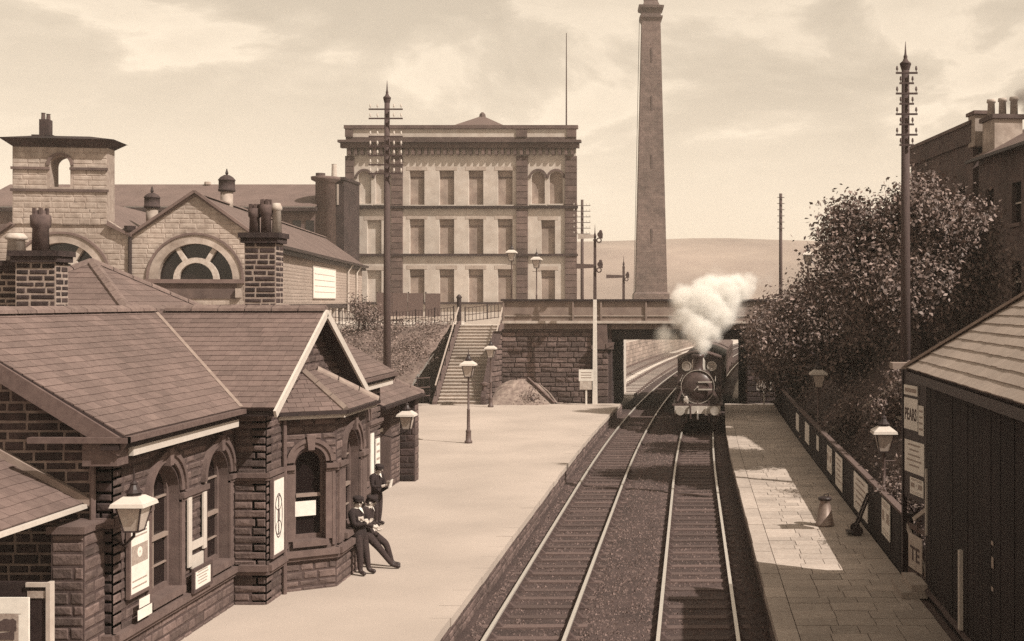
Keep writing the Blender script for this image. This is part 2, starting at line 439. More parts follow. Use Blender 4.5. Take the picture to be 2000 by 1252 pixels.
mb = MB(); mb.add([(-1380, -270, -.5), (1380, -270, -.5), (1380, 1380, -.5), (-1380, 1380, -.5)], [(0, 1, 2, 3)])
struct(mb, 'ground', M_bank)
# far hillside
def hillz(x, y):
    t = max(0, min(1, (y - 620) / 330)); s = t * t * (3 - 2 * t)
    return -1 + s * (58 + 5 * nz(x, 0, .004) - max(0, x - 20) * .055 - max(0, -x - 100) * .02) + s * 2 * nz(x, y, .01)
grid('hillside', fr_(-900, 900, 60), fr_(600, 1300, 16), hillz, M_hill)
# distant wooded dots on the hillside
# track bed
def BEDZ(x):
    d = min(abs(x - .13), abs(x + 3.14)); return -.178 + .055 * max(0, min(1, (d - .92) / .2))
bed = fr_(-4.75, 1.85, 44); bys = fr_(6, 70, 320) + fr_(70.5, 330, 120)
grid('track_bed', bed, bys, lambda x, y: BEDZ(x) + .02 * nz(x * 2, y * 2, 1.5) + .014 * nz(x, y, 7), M_ballast, fx=bend)
# ground beyond the bridge, level with the rails
mb = MB(); ys = fr_(66, 330, 60)
mb.add([p for y in ys for p in ((-12 + bend(y), y, -.30), (7.5 + bend(y), y, -.30))], [(2 * i, 2 * i + 1, 2 * i + 3, 2 * i + 2) for i in range(60)])
struct(mb, 'cutting_floor', M_road)

def strip(x0, x1, y0, y1, z0, z1, step=1.5):
    """a solid slab that follows the bend of the line"""
    mb = MB(); n = max(1, int((y1 - y0) / step)); ys = fr_(y0, y1, n); vs = []
    for y in ys:
        a = x0(y) if callable(x0) else x0; b = x1(y) if callable(x1) else x1
        vs += [(a, y, z0), (b, y, z0), (b, y, z1), (a, y, z1)]
    fs = [(0, 1, 2, 3), (4 * n, 4 * n + 3, 4 * n + 2, 4 * n + 1)]
    for i in range(n):
        for k in range(4): fs.append((4 * i + k, 4 * i + 4 + k, 4 * i + 4 + (k + 1) % 4, 4 * i + (k + 1) % 4))
    return mb.add(vs, fs)

EL0, ER0 = -4.42, 1.50        # platform edges
left_edge = lambda y: EL0 + bend(y); right_edge = lambda y: ER0 + bend(y)
plat = struct(strip(-45, lambda y: left_edge(y) - .34, 5, 66.6, -.45, PZ), 'platform_left', M_gravel)
platr = struct(strip(lambda y: right_edge(y) + .30, lambda y: 4.75 + bend(y) * .5, 5, 66.4, -.45, PZ - .035), 'platform_right', M_joint)
# coping stones and the stone face beneath them
pcw = Pieces('coping_stone', M_ashlar, 'coping_stones', 300)
for side, par, xe in ((-1, plat, left_edge), (1, platr, right_edge)):
    y = 14.0
    while y < 66.2:
        l = random.uniform(.8, 1.3); y1 = min(y + l, 66.4); g = .008
        def xo(yy, o): return xe(yy) + side * o
        j = random.uniform(-.012, .012); dz = random.uniform(-.006, .006)
        a0, a1, b0, b1 = xo(y + g, -.03 + j), xo(y1 - g, -.03 + j), xo(y + g, .36), xo(y1 - g, .36)
        zz = PZ + .008 + dz
        vs = [(a0, y + g, zz - .16), (a1, y1 - g, zz - .16), (b1, y1 - g, zz - .16), (b0, y + g, zz - .16), (a0, y + g, zz), (a1, y1 - g, zz), (b1, y1 - g, zz), (b0, y + g, zz)]
        pcw.add(par, vs, [(0, 1, 2, 3), (4, 7, 6, 5), (0, 4, 5, 1), (1, 5, 6, 2), (2, 6, 7, 3), (3, 7, 4, 0)], M_gravel if side < 0 else M_flag)
        y = y1
pcw.finish()
for side, name, xe in ((-1, 'platform_wall', left_edge), (1, 'platform_wall', right_edge)):
    par = struct(strip(lambda y: xe(y) + side * .10 - .05, lambda y: xe(y) + side * .10 + .05, 14, 66.4, -.45, PZ - .16), name, M_mortar)
    pc = Pieces('wall_stone', M_stone, 'wall_stones', 150)
    y = 14.
    while y < 66:
        l = 3.0; fr = Fr((xe(y) + side * .05, y, 0), (xe(y + l) - xe(y), l, 0), (-side, 0, 0))
        stones(pc, par, fr, [(0, -.28), (l, -.28), (l, PZ - .165), (0, PZ - .165)], [], h=.16, lmin=.25, lmax=.5, proud=.02)
        y += l
    pc.finish()
# paving flags on the far platform
pc = Pieces('paving_flag', M_flag, 'paving_flags', 300); y = 15.0; row = 0
while y < 66.2:
    d = random.uniform(.40, .58); x = right_edge(y) + .37; k = 0; end = 4.45 + bend(y) * .5
    while x < end - .05:
        l = random.uniform(.42, .85); x1 = min(x + l, end)
        if end - x1 < .25: x1 = end
        g = .008; z = PZ + random.uniform(-.006, .006); t = random.uniform(-.003, .003)
        vs = [(x + g, y + g, z - .06), (x1 - g, y + g, z - .06), (x1 - g, y + d - g, z - .06), (x + g, y + d - g, z - .06), (x + g, y + g, z), (x1 - g, y + g, z + t), (x1 - g, y + d - g, z + t), (x + g, y + d - g, z)]
        pc.add(platr, vs, [(4, 5, 6, 7), (0, 1, 5, 4), (1, 2, 6, 5), (2, 3, 7, 6), (3, 0, 4, 7)])
        x = x1
    y += d
pc.finish()

# ------------------------------------------------------------------ railway tracks
def track(cx, label, ys0=8., ys1=150.):
    t = thing('railway_track', label, 'railway track', (cx, 20, 0), 'the two running lines')
    for s in (-1, 1):
        ys = fr_(ys0, 60, 30) + fr_(61, 250, 90)
        for nm, hw, z0, z1, m in (('rail', .036, -.045, 0.0, M_rail), ('rail_web', .028, -.15, -.046, M_railside)):
            mb = MB(); vs = []
            for y in ys:
                x = cx + bend(y) + s * .7535
                vs += [(x - hw, y, z0), (x + hw, y, z0), (x + hw, y, z1), (x - hw, y, z1)]
            n = len(ys) - 1
            mb.add(vs, [(4 * i + k, 4 * i + 4 + k, 4 * i + 4 + (k + 1) % 4, 4 * i + (k + 1) % 4) for i in range(n) for k in range(4)])
            if nm == 'rail': rl = mb.build('rail', m, t)
            else: mb.build('rail_web', m, rl)
    y = ys0 + random.uniform(0, .5); k = 0; ch = MB(); me_s = []
    for v in range(6):
        b = MB(); e = .02
        x0, x1 = -1.32 + random.uniform(-.05, .05), 1.32 + random.uniform(-.05, .05); tw = random.uniform(-.012, .012)
        b.hexa([(x0, -.125 + tw, -.1), (x1, -.125 - tw, -.1), (x1, .125 - tw, -.1), (x0, .125 + tw, -.1), (x0 + e, -.115 + tw, .045), (x1 - e, -.115 - tw, .05), (x1 - e, .115 - tw, .05), (x0 + e, .115 + tw, .045)])
        me = bpy.data.meshes.new('sleeper'); me.from_pydata(b.v, [], b.f); me.materials.append(M_sleeper); me_s.append(me)
    while y < ys1:
        o = bpy.data.objects.new('sleeper', random.choice(me_s)); COL.objects.link(o); o.parent = t; o.matrix_parent_inverse = pinv(t)
        o.location = (cx + bend(y), y, -.195 + random.uniform(-.012, .012)); o.rotation_euler = (0, random.uniform(-.006, .006), -2 * KC * max(0, y - 40) + random.uniform(-.012, .012))
        for s in (-1, 1):
            x = cx + bend(y) + s * .7535
            ch.hexa([(x - .17, y - .08, -.16), (x + .17, y - .08, -.16), (x + .17, y + .08, -.16), (x - .17, y + .08, -.16), (x - .06, y - .05, -.06), (x + .06, y - .05, -.06), (x + .06, y + .05, -.06), (x - .06, y + .05, -.06)])
        y += .762 + random.uniform(-.03, .03)
    ch.build('rail_chairs', M_railside, t)['kind'] = 'stuff'
    return t
TR, TL = .13, -3.14
track(TR, 'railway line the steam engine runs on, beside the paved platform')
track(TL, 'empty railway line beside the pale gravel platform')
# loose ballast
n = 60000; by = 14 + 54 * rng.random(n) ** 1.7; bx = -4.35 + 5.9 * rng.random(n) + KC * np.maximum(0, by - 40) ** 2
keep = np.ones(n, bool)
for cx in (TR, TL):
    d = np.abs(bx - KC * np.maximum(0, by - 40) ** 2 - cx); keep &= ~((np.abs(d - .7535) < .06)); 
    keep &= ~((d < .95) & (rng.random(n) < .5))
bx, by = bx[keep], by[keep]; n = len(bx); sz = rng.uniform(.016, .046, n)
bx0 = bx - KC * np.maximum(0, by - 40) ** 2; bd = np.minimum(np.abs(bx0 - TR), np.abs(bx0 - TL)); bzz = -.185 + .055 * np.clip((bd - .92) / .2, 0, 1)
base = np.array([(1, 0, 0), (-.5, .87, 0), (-.5, -.87, 0), (0.1, 0.1, 1.0)], float)
rot = rng.random(n) * 6.28; c, s = np.cos(rot), np.sin(rot)
V = np.zeros((n, 4, 3)); 
for i in range(4):
    V[:, i, 0] = bx + sz * (base[i, 0] * c - base[i, 1] * s) * rng.uniform(.7, 1.3, n); V[:, i, 1] = by + sz * (base[i, 0] * s + base[i, 1] * c) * rng.uniform(.7, 1.3, n); V[:, i, 2] = bzz + base[i, 2] * sz * rng.uniform(.6, 1.2, n)
F = (np.arange(n)[:, None, None] * 4 + np.array([(0, 1, 3), (1, 2, 3), (2, 0, 3)])[None]).reshape(-1, 3)
me = bpy.data.meshes.new('ballast_stones'); me.from_pydata(V.reshape(-1, 3).tolist(), [], F.tolist()); me.materials.append(M_bstone)
o = bpy.data.objects.new('ballast_stones', me); COL.objects.link(o); tag(o, 'loose crushed stone ballast lying between and around the rails', 'ballast', kind='stuff')

# ------------------------------------------------------------------ banks, roads and yards
def bankz(x, y):
    pr = [(4.3, .50), (4.9, .95), (6.2, 2.2), (8.0, 3.9), (9.6, 5.05), (10.6, 5.3), (60, 5.8)]
    z = pr[-1][1]
    for (a, za), (b, zb) in zip(pr, pr[1:]):
        if x <= b: z = za + (zb - za) * (x - a) / (b - a); break
    return z + (.16 * nz(x, y, .9) + .08 * nz(x, y, 2.7)) * (1 if 4.8 < x < 10 else .15)
grid('bank_right', [4.55, 4.9] + fr_(5.3, 11, 24) + [13, 20, 40, 60], fr_(4, 68.2, 110), bankz, M_bank, fx=lambda y: bend(y) * .5)
# road on top of the bank
mb = MB(); mb.add([(10.3, 4, 5.36), (13.6, 4, 5.42), (11.6, 68, 5.42), (10.6, 68, 5.40)], [(0, 1, 2, 3)])
struct(mb, 'lane', M_road)
# rough bank behind the platform beside the steps
def lbank(x, y):
    t = max(0, min(1, (y - 55) / 15.5)); 
    return .3 + t * (4.15 + (x + 22) * .06) + .18 * nz(x, y, .8) + .1 * nz(x, y, 2.3)
grid('bank_left', fr_(-46, -14.42, 60), fr_(52, 74, 50), lbank, mat('bank_turf', .12, .4, 3, bump=.5, bscale=10, blot=.35))
# street over the bridge and towards the mill
mb = MB(); mb.box(-70, -10.9, 73.0, 86, -.4, 4.86); mb.box(-10.9, -4.75, 68.9, 86, -.4, 4.86)
struct(mb, 'street_left', M_road)
mb = MB(); mb.box(3.4, 60, 68.9, 81, -.4, 5.0); struct(mb, 'street_right', M_road)
# mill yard on the left of the line beyond the bridge
mb = strip(-120, lambda y: -10.6 + bend(y), 86, 330, -.4, 2.1, 6); struct(mb, 'mill_yard', M_road)
# rocky cutting side on the right beyond the bridge
def rock(x, y):
    t = min(1, max(0, (x - 3.1) / 3.2)); return -.3 + 7.0 * t ** .7 + .5 * nz(x, y, .9) * t + .3 * nz(x, y, 2.3) * t
grid('cutting_side', [2.9, 3.1, 3.3, 3.6, 4, 4.5, 5, 5.6, 6.3, 9, 30, 60], fr_(81.02, 330, 120), rock, mat('cut_rock', .36, .5, 1.2, bump=.8, bscale=3, blot=.4, bl_scale=.6), fx=bend, smooth=False)

# fence of white posts along the yard edge and a siding beyond the bridge
yf = thing('yard_fence', 'white post and rail fence along the mill yard beyond the bridge', 'fence', (-10, 90, 2.1))
yy = 86.5
while yy < 210:
    x = -10.75 + bend(yy); MB().box(x - .09, x + .09, yy, yy + .18, 2.1, 3.0).build('post', M_white, yf); yy += 1.6
for z in (2.5, 2.9):
    ys = fr_(86.5, 210, 24); m_ = MB()
    for a, b in zip(ys, ys[1:]): m_.bar((-10.75 + bend(a), a, z), (-10.75 + bend(b), b, z), .06, .1)
    m_.build('rail', M_white, yf)
for off, lb in ((-5.9, 'siding rails nearest the main line on pale ground beyond the bridge'), (-8.9, 'farther siding rails along the yard wall beyond the bridge')):
    sd_ = thing('siding_track', lb, 'railway track', (off, 90, -.2), 'sidings beyond the bridge')
    for s in (-.75, .75):
        m_ = MB(); ys = fr_(82, 170, 26)
        for a, b in zip(ys, ys[1:]): m_.bar((off + bend(a) + s + (95 - a) * .012, a, -.2), (off + bend(b) + s + (95 - b) * .012, b, -.2), .1, .14)
        m_.build('rail', M_irongrey, sd_)
    yy = 83.
    while yy < 150:
        MB().box(off - 1.25 + bend(yy) + (95 - yy) * .012, off + 1.25 + bend(yy) + (95 - yy) * .012, yy, yy + .25, -.31, -.25).build('sleeper', M_sleeper, sd_); yy += 1.5
rw = strip(lambda y: -10.62 + bend(y), lambda y: -10.40 + bend(y), 86, 260, -.4, 2.06, 6).build('retaining_wall', mat('yard_wall', .2, .3, 3, blot=.35, bl_scale=.5, bump=.4, bscale=5, brick=(1.6, .42, .04, .2, .55))); tag(rw, 'long pale stone retaining wall of the mill yard beyond the bridge', 'retaining wall')
# ================================================================== bridge, steps, wall
BY0, BY1 = 68.0, 80.5
br = thing('road_bridge', 'iron girder road bridge on stone abutments across the railway', 'bridge', (-.7, 68, 0))
M_gird = mat('girder_paint', .16, .2, 2, blot=.2, bl_scale=.6, rough=.6)
M_gird_l = mat('girder_ledge', .34, .2, 3)
for yf, nm in ((BY0, 0), (BY1 - .3, 1)):
    g = MB().box(-10.9, 13, yf + .1, yf + .16, 5.2, 6.33).build('girder', M_gird, br)
    MB().box(-11.0, 13, yf - .06, yf + .3, 6.332, 6.45).build('coping_rail', M_dkpaint, g)
    MB().box(-10.9, 13, yf - .10, yf + .32, 5.05, 5.196).build('bottom_flange', M_gird_l, g)
    MB().box(-10.9, 13, yf + .04, yf + .098, 5.46, 5.50).build('rib', M_gird_l, g)
    for x in (-10.84, -6.82, -5.2, -2.6, 0, 2.6, 5.2, 7.8, 10.4):
        mb = MB().box(x - .05, x + .05, yf - .02, yf + .098, 5.2, 6.33)
        mb.build('stiffener', M_gird, g)
mb = MB().box(-10.85, 13, BY0 + .33, BY1 - .33, 4.70, 5.04); mb.build('deck', M_gird, br)
for i in range(9):
    y = BY0 + 1 + i * 1.3; MB().box(-4.7, 3.3, y, y + .25, 4.08, 4.696).build('cross_beam', M_dkpaint, br)
# stone piers under the girder ends and the lit end pilaster
ab = MB()
ab.box(-11.0, -4.9, BY0 + .3, BY1, -.5, 4.69).box(-4.9, -4.62, BY0 + .32, BY1, -.5, 4.69)
ab = ab.build('abutment', M_mortar, br)
ab2 = MB().box(3.22, 13, BY0 + .3, BY1, -.5, 4.69).build('abutment', M_mortar, br)
pcb = Pieces('stone', M_stone, 'stones', 300)
fA = Fr((-11.0, BY0 + .30, 0), (1, 0, 0), (0, -1, 0))
stones(pcb, ab, fA, [(0, -.3), (5.25, -.3), (5.25, 4.68), (0, 4.68)], [], h=.29, lmin=.45, lmax=.95, proud=.05, gap=.03)
fS = Fr((-4.62, BY0 + .6, 0), (0, 1, 0), (1, 0, 0))
stones(pcb, ab, fS, [(0, -.3), (11.5, -.3), (11.5, 4.68), (0, 4.68)], [], h=.32, lmin=.6, lmax=1.1, proud=.03, gap=.03, m=M_stone_dark)  # return face under the deck: its shade is put into darker stone
fA = Fr((3.22, BY0 + .30, 0), (1, 0, 0), (0, -1, 0))
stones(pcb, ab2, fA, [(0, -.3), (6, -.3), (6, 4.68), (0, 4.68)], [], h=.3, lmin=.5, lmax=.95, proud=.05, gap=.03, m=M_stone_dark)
fS2 = Fr((3.22, BY0 + .3, 0), (0, 1, 0), (-1, 0, 0))
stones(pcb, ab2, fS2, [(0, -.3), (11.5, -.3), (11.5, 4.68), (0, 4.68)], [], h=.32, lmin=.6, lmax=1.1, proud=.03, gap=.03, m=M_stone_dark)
# end pier with moulded bearing stone
pr = MB().box(-5.62, -4.78, BY0 - .04, BY0 + .29, -.5, 3.55).build('pier', M_mortar, br)
fP = Fr((-5.62, BY0 - .05, 0), (1, 0, 0), (0, -1, 0))
stones(pcb, pr, fP, [(0, -.3), (.84, -.3), (.84, 3.5), (0, 3.5)], [], h=.34, lmin=.4, lmax=.84, proud=.04, gap=.03)
MB().box(-5.75, -4.5, BY0 - .16, BY0 + .28, 3.56, 3.78).build('bearing_stone', M_ashlar, br)
MB().box(-5.45, -4.85, BY0 - .06, BY0 + .28, 3.782, 5.04).build('bearing_pillar', M_ashlar, br)
MB().prism([(-4.9, BY0 - .2, 3.60), (-4.5, BY0 - .2, 3.782), (-4.5, BY0 + 12, 3.782), (-4.9, BY0 + 12, 3.6)], [(-4.9, BY0 - .2, 3.9), (-4.45, BY0 - .2, 3.95), (-4.45, BY0 + 12, 3.95), (-4.9, BY0 + 12, 3.9)]).build('ledge', M_ashlar, br)
# flared wing wall between the steps and the bridge
ww = MB().prism([(-11.55, 65.7, -.4), (-11.0, 68.28, -.4), (-11.5, 68.28, -.4), (-11.75, 65.7, -.4)], [(-11.55, 65.7, 1.0), (-11.0, 68.28, 4.6), (-11.5, 68.28, 4.6), (-11.75, 65.7, 1.0)]).build('wing_wall', M_mortar, br)
fW = Fr((-11.53, 65.7, 0), (.53, 2.58, 0), (2.58, -.53, 0))
stones(pcb, ww, fW, [(.05, 0.2), (2.62, .2), (2.62, 4.5), (.05, .95)], [], h=.29, lmin=.4, lmax=.8, proud=.05, gap=.03)
pcb.finish()

# ------------------------------------------------------------------ steps up to the street
st = thing('stone_steps', 'long flight of stone steps climbing from the platform to the bridge', 'steps', (-13, 66, PZ))
M_tread = mat('step_stone', .36, .2, 8, var=.1, blot=.15)
NS = 24; RZ = (4.86 - PZ) / NS; RUN = 6.7 / NS
for i in range(NS):
    y = 66.0 + i * RUN; z1 = PZ + (i + 1) * RZ
    mb = MB().box(-14.22, -11.78, y + .03, y + RUN + .06, z1 - RZ * 1.5, z1 - .05); s = mb.build('step', M_tread, st)
    MB().box(-14.22, -11.78, y - .02, y + RUN + .05, z1 - .048, z1).build('tread', M_tread, s)
def slope_wall(x0, x1, ex=.28):
    mb = MB(); a0 = PZ + .05; 
    mb.hexa([(x0, 65.85, -.4), (x1, 65.85, -.4), (x1, 72.8, -.4), (x0, 72.8, -.4), (x0, 65.85, a0 + .12), (x1, 65.85, a0 + .12), (x1, 72.8, 4.86 + ex), (x0, 72.8, 4.86 + ex)])
    return mb
slope_wall(-14.48, -14.24).build('string_wall', M_ashlar, st)
slope_wall(-11.76, -11.52, .34).build('string_wall', M_ashlar, st)
M_hand = mat('handrail_paint', .30, .2, 8, rough=.5)
for x in (-14.36, -11.64):
    h = MB().bar((x, 66.1, PZ + 1.05), (x, 72.7, 5.95), .07, .07).build('handrail', M_hand if x > -12 else M_hand, st)
    for k in range(6):
        t = .03 + k * .188; y = 66.1 + 6.6 * t; zb = PZ + .3 + (4.86 - PZ) * t
        MB().tube((x, y, zb - .25), (x, y, PZ + 1.05 + (5.95 - PZ - 1.05) * t), .028, .022, 6).build('baluster', M_iron, h)
MB().lathe((-14.36, 72.85, 4.2), [(.14, 0), (.14, 2.3), (.18, 2.32), (.18, 2.4), (.05, 2.55)], 8).build('newel', M_iron, st)
MB().lathe((-11.6, 66.0, 0.3), [(.1, 0), (.1, 1.3), (.2, 1.33), (.22, 1.45), (.06, 1.5)], 10).build('newel', M_ashlar, st)

# railings
def railing(name, label, p, q, n, h, white=False, bar=.02, grp=None, hz=.05, topm=None):
    p = Vector(p); q = Vector(q); t = thing(name, label, 'railing', p, grp)
    for z in (h, h * .55, .16):
        MB().bar(p + Vector((0, 0, z)), q + Vector((0, 0, z)), hz, hz * .9).build('rail', topm or M_irongrey, t)
    for i in range(n + 1):
        c = p + (q - p) * i / n
        big = i % 6 == 0
        MB().tube(c - Vector((0, 0, .15)), c + Vector((0, 0, h + (.1 if big else -.02))), .045 if big else bar, None, 6).build('post' if big else 'baluster', M_iron, t)
    if white:
        MB().bar(p + Vector((0, -.05, -.10)), q + Vector((0, -.05, -.10)), .12, .42).build('kerb', M_white, t)
    return t
railing('iron_railing', 'iron railing with white kerb along the bank top, left of the steps', (-20.4, 72.2, 4.45), (-14.6, 72.4, 4.95), 30, 1.0, True)
railing('iron_railing', 'short iron railing across the street at the top of the steps', (-14.3, 74.5, 4.9), (-11.5, 74.5, 5.25), 12, 1.0, True)
railing('iron_railing', 'low dark railing on the platform between station roof and steps foot', (-17.6, 58.0, 1.15), (-14.5, 65.3, .95), 14, 1.15)
railing('iron_railing', 'iron railing of the street against the hall side wall', (-23.3, 73.6, 4.9), (-20.6, 73.2, 4.6), 12, 1.0)
# hoarding beside the mill
hd = thing('hoarding', 'plain brown board hoarding in front of the mill base', 'hoarding', (-22, 85, 4.86))
for i in range(4):
    x = -22.7 + i * 1.13 + (.12 if i == 3 else 0)
    MB().box(x, x + 1.08, 85, 85.06, 5.25, 6.95 - .02 * i).build('panel', M_brownpaint, hd)
    MB().box(x - .03, x + .05, 85.07, 85.15, 4.86, 7.0).build('post', M_dkpaint, hd)
MB().box(-22.8, -18.0, 84.96, 84.995, 5.0, 5.24).build('base_board', M_gird_l, hd)
# heap of earth by the wing wall
def heap():
    xs, ys = fr_(-11.2, -7.4, 22), fr_(65.4, 68.25, 16)
    me = bpy.data.meshes.new('earth_heap'); vs = []; fs = []
    for y in ys:
        for x in xs:
            t = max(0, 1 - ((x + 9.9) / 2.1) ** 2) * max(0, min(1, (y - 65.5) / 2.2)); vs.append((x, y, PZ - .08 + 1.35 * t ** .8 + .12 * t * nz(x, y, 3)))
    for j in range(16):
        for i in range(22): fs.append((j * 23 + i, j * 23 + i + 1, j * 23 + i + 24, j * 23 + i + 23))
    me.from_pydata(vs, [], fs); me.materials.append(M_soil); o = bpy.data.objects.new('earth_heap', me); COL.objects.link(o)
    tag(o, 'heap of pale rubble and earth against the bridge wing wall', 'earth heap')
heap()
rl = thing('sloping_handrail', 'sloping pale kerb bar beside the earth heap under the bridge wall', 'kerb', (-8.4, 66.5, PZ))
MB().bar((-9.4, 67.7, 1.9), (-7.7, 66.2, .6), .12, .14).build('bar', M_ashlar, rl)
MB().bar((-9.25, 67.72, 1.7), (-7.6, 66.3, .5), .1, .14).build('shadow_bar', M_dkpaint, rl)  # dark bar standing in for the shadow below the pale bar
# ================================================================== the station building
sb = thing('station_building', 'long stone station building with slate roof, cross gable and bay window', 'station building', (-10, 25, PZ))
PS = Pieces('stone', M_stone, 'stones', 300)
PL = Pieces('slate', M_slate, 'slates', 300)
XW, XG, YN, YG0, YG1, YF = -8.72, -8.10, 17.75, 22.45, 27.55, 33.0
XR, ZR, XB, MS = -11.4, 6.16, -14.35, .60
EX, ZE = -8.38, 6.16 - .60 * 3.02
STR_Z = 3.04; PL_Z = 1.28

def arched_window(parent, fr, h, depth=.24, bars=True, notice=False):
    """sash window set back in the reveal of hole h"""
    w = MB(); l = h.loop(14); n = len(l)
    w.add([fr.p(x, -depth, y) for x, y in l], [tuple(range(n))]); win = w.build('window', M_glass, parent)
    f = MB(); r = h.w / 2; b0, b1 = -depth + .005, -depth + .06
    f.fbox(fr, h.a - r, h.a - r + .06, b0, b1, h.c0, h.cs).fbox(fr, h.a + r - .06, h.a + r, b0, b1, h.c0, h.cs)
    f.ring(fr, h.a, h.cs, r - .06, r, b0, b1)
    f.fbox(fr, h.a - r + .06, h.a + r - .06, b0, b1, h.c0, h.c0 + .09)
    f.build('frame', M_ashlar, win)
    zm = h.c0 + (h.cs - h.c0) * .58
    s = MB().fbox(fr, h.a - r + .06, h.a + r - .06, b0 + .002, b1 + .02, zm - .035, zm + .035); s.build('meeting_rail', M_lead, win)
    if bars:
        MB().fbox(fr, h.a - .018, h.a + .018, b0 + .001, b1 - .01, h.c0 + .09, h.cs + r - .06).build('glazing_bar', M_lead, win)
        MB().fbox(fr, h.a - r + .06, h.a + r - .06, b0 + .001, b1 - .012, h.c0 + .42, h.c0 + .445).build('glazing_bar', M_lead, win)
        MB().fbox(fr, h.a - r + .06, h.a + r - .06, b0 + .001, b1 - .012, h.cs - .02, h.cs + .012).build('glazing_bar', M_lead, win)
    if notice: MB().fbox(fr, h.a - r * .9, h.a + r * .5, b1, b1 + .01, zm - .42, zm - .12).build('notice', M_paper, win)
    sl = MB().fbox(fr, h.a - r - .05, h.a + r + .05, -depth + .01, .10, h.c0 - .12, h.c0 - .002); sl.build('sill', M_ashlar, win)
    return win

def arch_trim(parent, fr, h, ow=.19, proud=.09):
    """dressed jambs, hood mould and keystone round hole h"""
    r = h.w / 2; s = MB()
    jw = .13
    s.ring(fr, h.a, h.cs + .06, r + .002, r + ow * .5, -.006, .02)
    sur = s.build('window_surround', M_ashlar, parent)
    for sg in (-1, 1):
        a0, a1 = sorted((h.a + sg * r, h.a + sg * (r + jw)))
        MB().fbox(fr, a0, a1, -.005, .045, h.c0, h.cs - .1).build('jamb', M_ashlar, sur)
    m = MB(); m.ring(fr, h.a, h.cs + .06, r + .002, r + ow * .55, -.005, proud * .6).ring(fr, h.a, h.cs + .06, r + ow * .56, r + ow, -.005, proud)
    m.build('hood_mould', M_ashlar, sur)
    MB().prism([fr.p(h.a - .06, -.01, h.cs + r - .0), fr.p(h.a + .06, -.01, h.cs + r), fr.p(h.a + .06, proud + .04, h.cs + r), fr.p(h.a - .06, proud + .04, h.cs + r)],
               [fr.p(h.a - .085, -.01, h.cs + r + ow + .1), fr.p(h.a + .085, -.01, h.cs + r + ow + .1), fr.p(h.a + .085, proud + .04, h.cs + r + ow + .1), fr.p(h.a - .085, proud + .04, h.cs + r + ow + .1)]).build('keystone', M_ashlar, sur)
    return sur

def string_course(fr, spans, z, parent, proud=.09, hh=.06):
    for a, b in spans:
        s = MB().fbox(fr, a, b, -.005, proud, z - hh, z + hh * .5); s.fbox(fr, a, b, -.005, proud * .6, z - hh * 2, z - hh - .002)
        s.build('string_course', M_ashlar, parent)

def swall(fr, outer, holes, m_st=None, name='wall', thick=.27, courses=True, h=.155, lmin=.24, lmax=.52, mm=None, zb=None):
    mb = MB(); wall_mesh(mb, fr, outer, holes, thick, 0, 1); o = mb.build(name, [mm or M_mortar, M_ashlar], sb)
    if courses: stones(PS, o, fr, outer, holes, h=h, lmin=lmin, lmax=lmax, marg=.145, m=m_st)
    return o

# near wing, platform side
frA = Fr((XW, YN, 0), (0, 1, 0), (1, 0, 0)); LA = YG0 - YN
hA = [Hole(1.75, 1.12, 1.50, STR_Z + .02), Hole(3.90, 1.06, 1.50, STR_Z + .02)]
wA = swall(frA, [(0, PZ - .1), (LA, PZ - .1), (LA, 4.4), (0, 4.4)], hA)
for h in hA: arched_window(sb, frA, h); arch_trim(sb, frA, h)
string_course(frA, [(-.06, 1.19), (2.31, 3.37), (4.43, LA)], STR_Z, wA)
string_course(frA, [(-.06, LA)], PL_Z, wA, .13, .075)
# near wing gable end (facing the viewer)
frE = Fr((XB, YN, 0), (1, 0, 0), (0, -1, 0)); WE = XW - XB
ga = [(0, 0), (WE, 0), (WE, 4.40), (XR - XB, 6.10), (0, 4.35)]
wE = swall(frE, ga, [], M_stone_dark, h=.15, lmin=.22, lmax=.5, mm=mat('mortar_streaky', .16, .4, 4, blot=.4, bl_scale=.8))
string_course(frE, [(0, WE + .06)], PL_Z, wE, .13, .075)
string_course(frE, [(WE - .75, WE + .06)], STR_Z, wE)
# dressed corner quoins are the paler stones of the corner
# gable wing: side face, front face with bay
frS = Fr((XW, YG0, 0), (1, 0, 0), (0, -1, 0))
wS = swall(frS, [(0, PZ - .1), (XG - XW, PZ - .1), (XG - XW, 4.36), (0, 4.36)], [], h=.155, lmin=.28, lmax=.6)
string_course(frS, [(0, XG - XW + .06)], STR_Z, wS); string_course(frS, [(0, XG - XW + .06)], PL_Z, wS, .13, .075)
frG = Fr((XG, YG0, 0), (0, 1, 0), (1, 0, 0)); LG = YG1 - YG0; GC = 24.95 - YG0
hG = Hole(GC, 1.9, PZ + .05, 3.2, False)
wG = swall(frG, [(0, PZ - .1), (LG, PZ - .1), (LG, 4.55), (GC, 6.08), (0, 4.62)], [hG])
string_course(frG, [(-.06, .88)], STR_Z, wG); string_course(frG, [(-.06, .88)], PL_Z, wG, .13, .075)
string_course(frG, [(4.12, LG + .06)], STR_Z, wG); string_course(frG, [(4.12, LG + .06)], PL_Z, wG, .13, .075)
frS2 = Fr((XG, YG1, 0), (-1, 0, 0), (0, 1, 0))
wS2 = swall(frS2, [(0, PZ - .1), (XG - XW, PZ - .1), (XG - XW, 4.36), (0, 4.36)], [], courses=False)
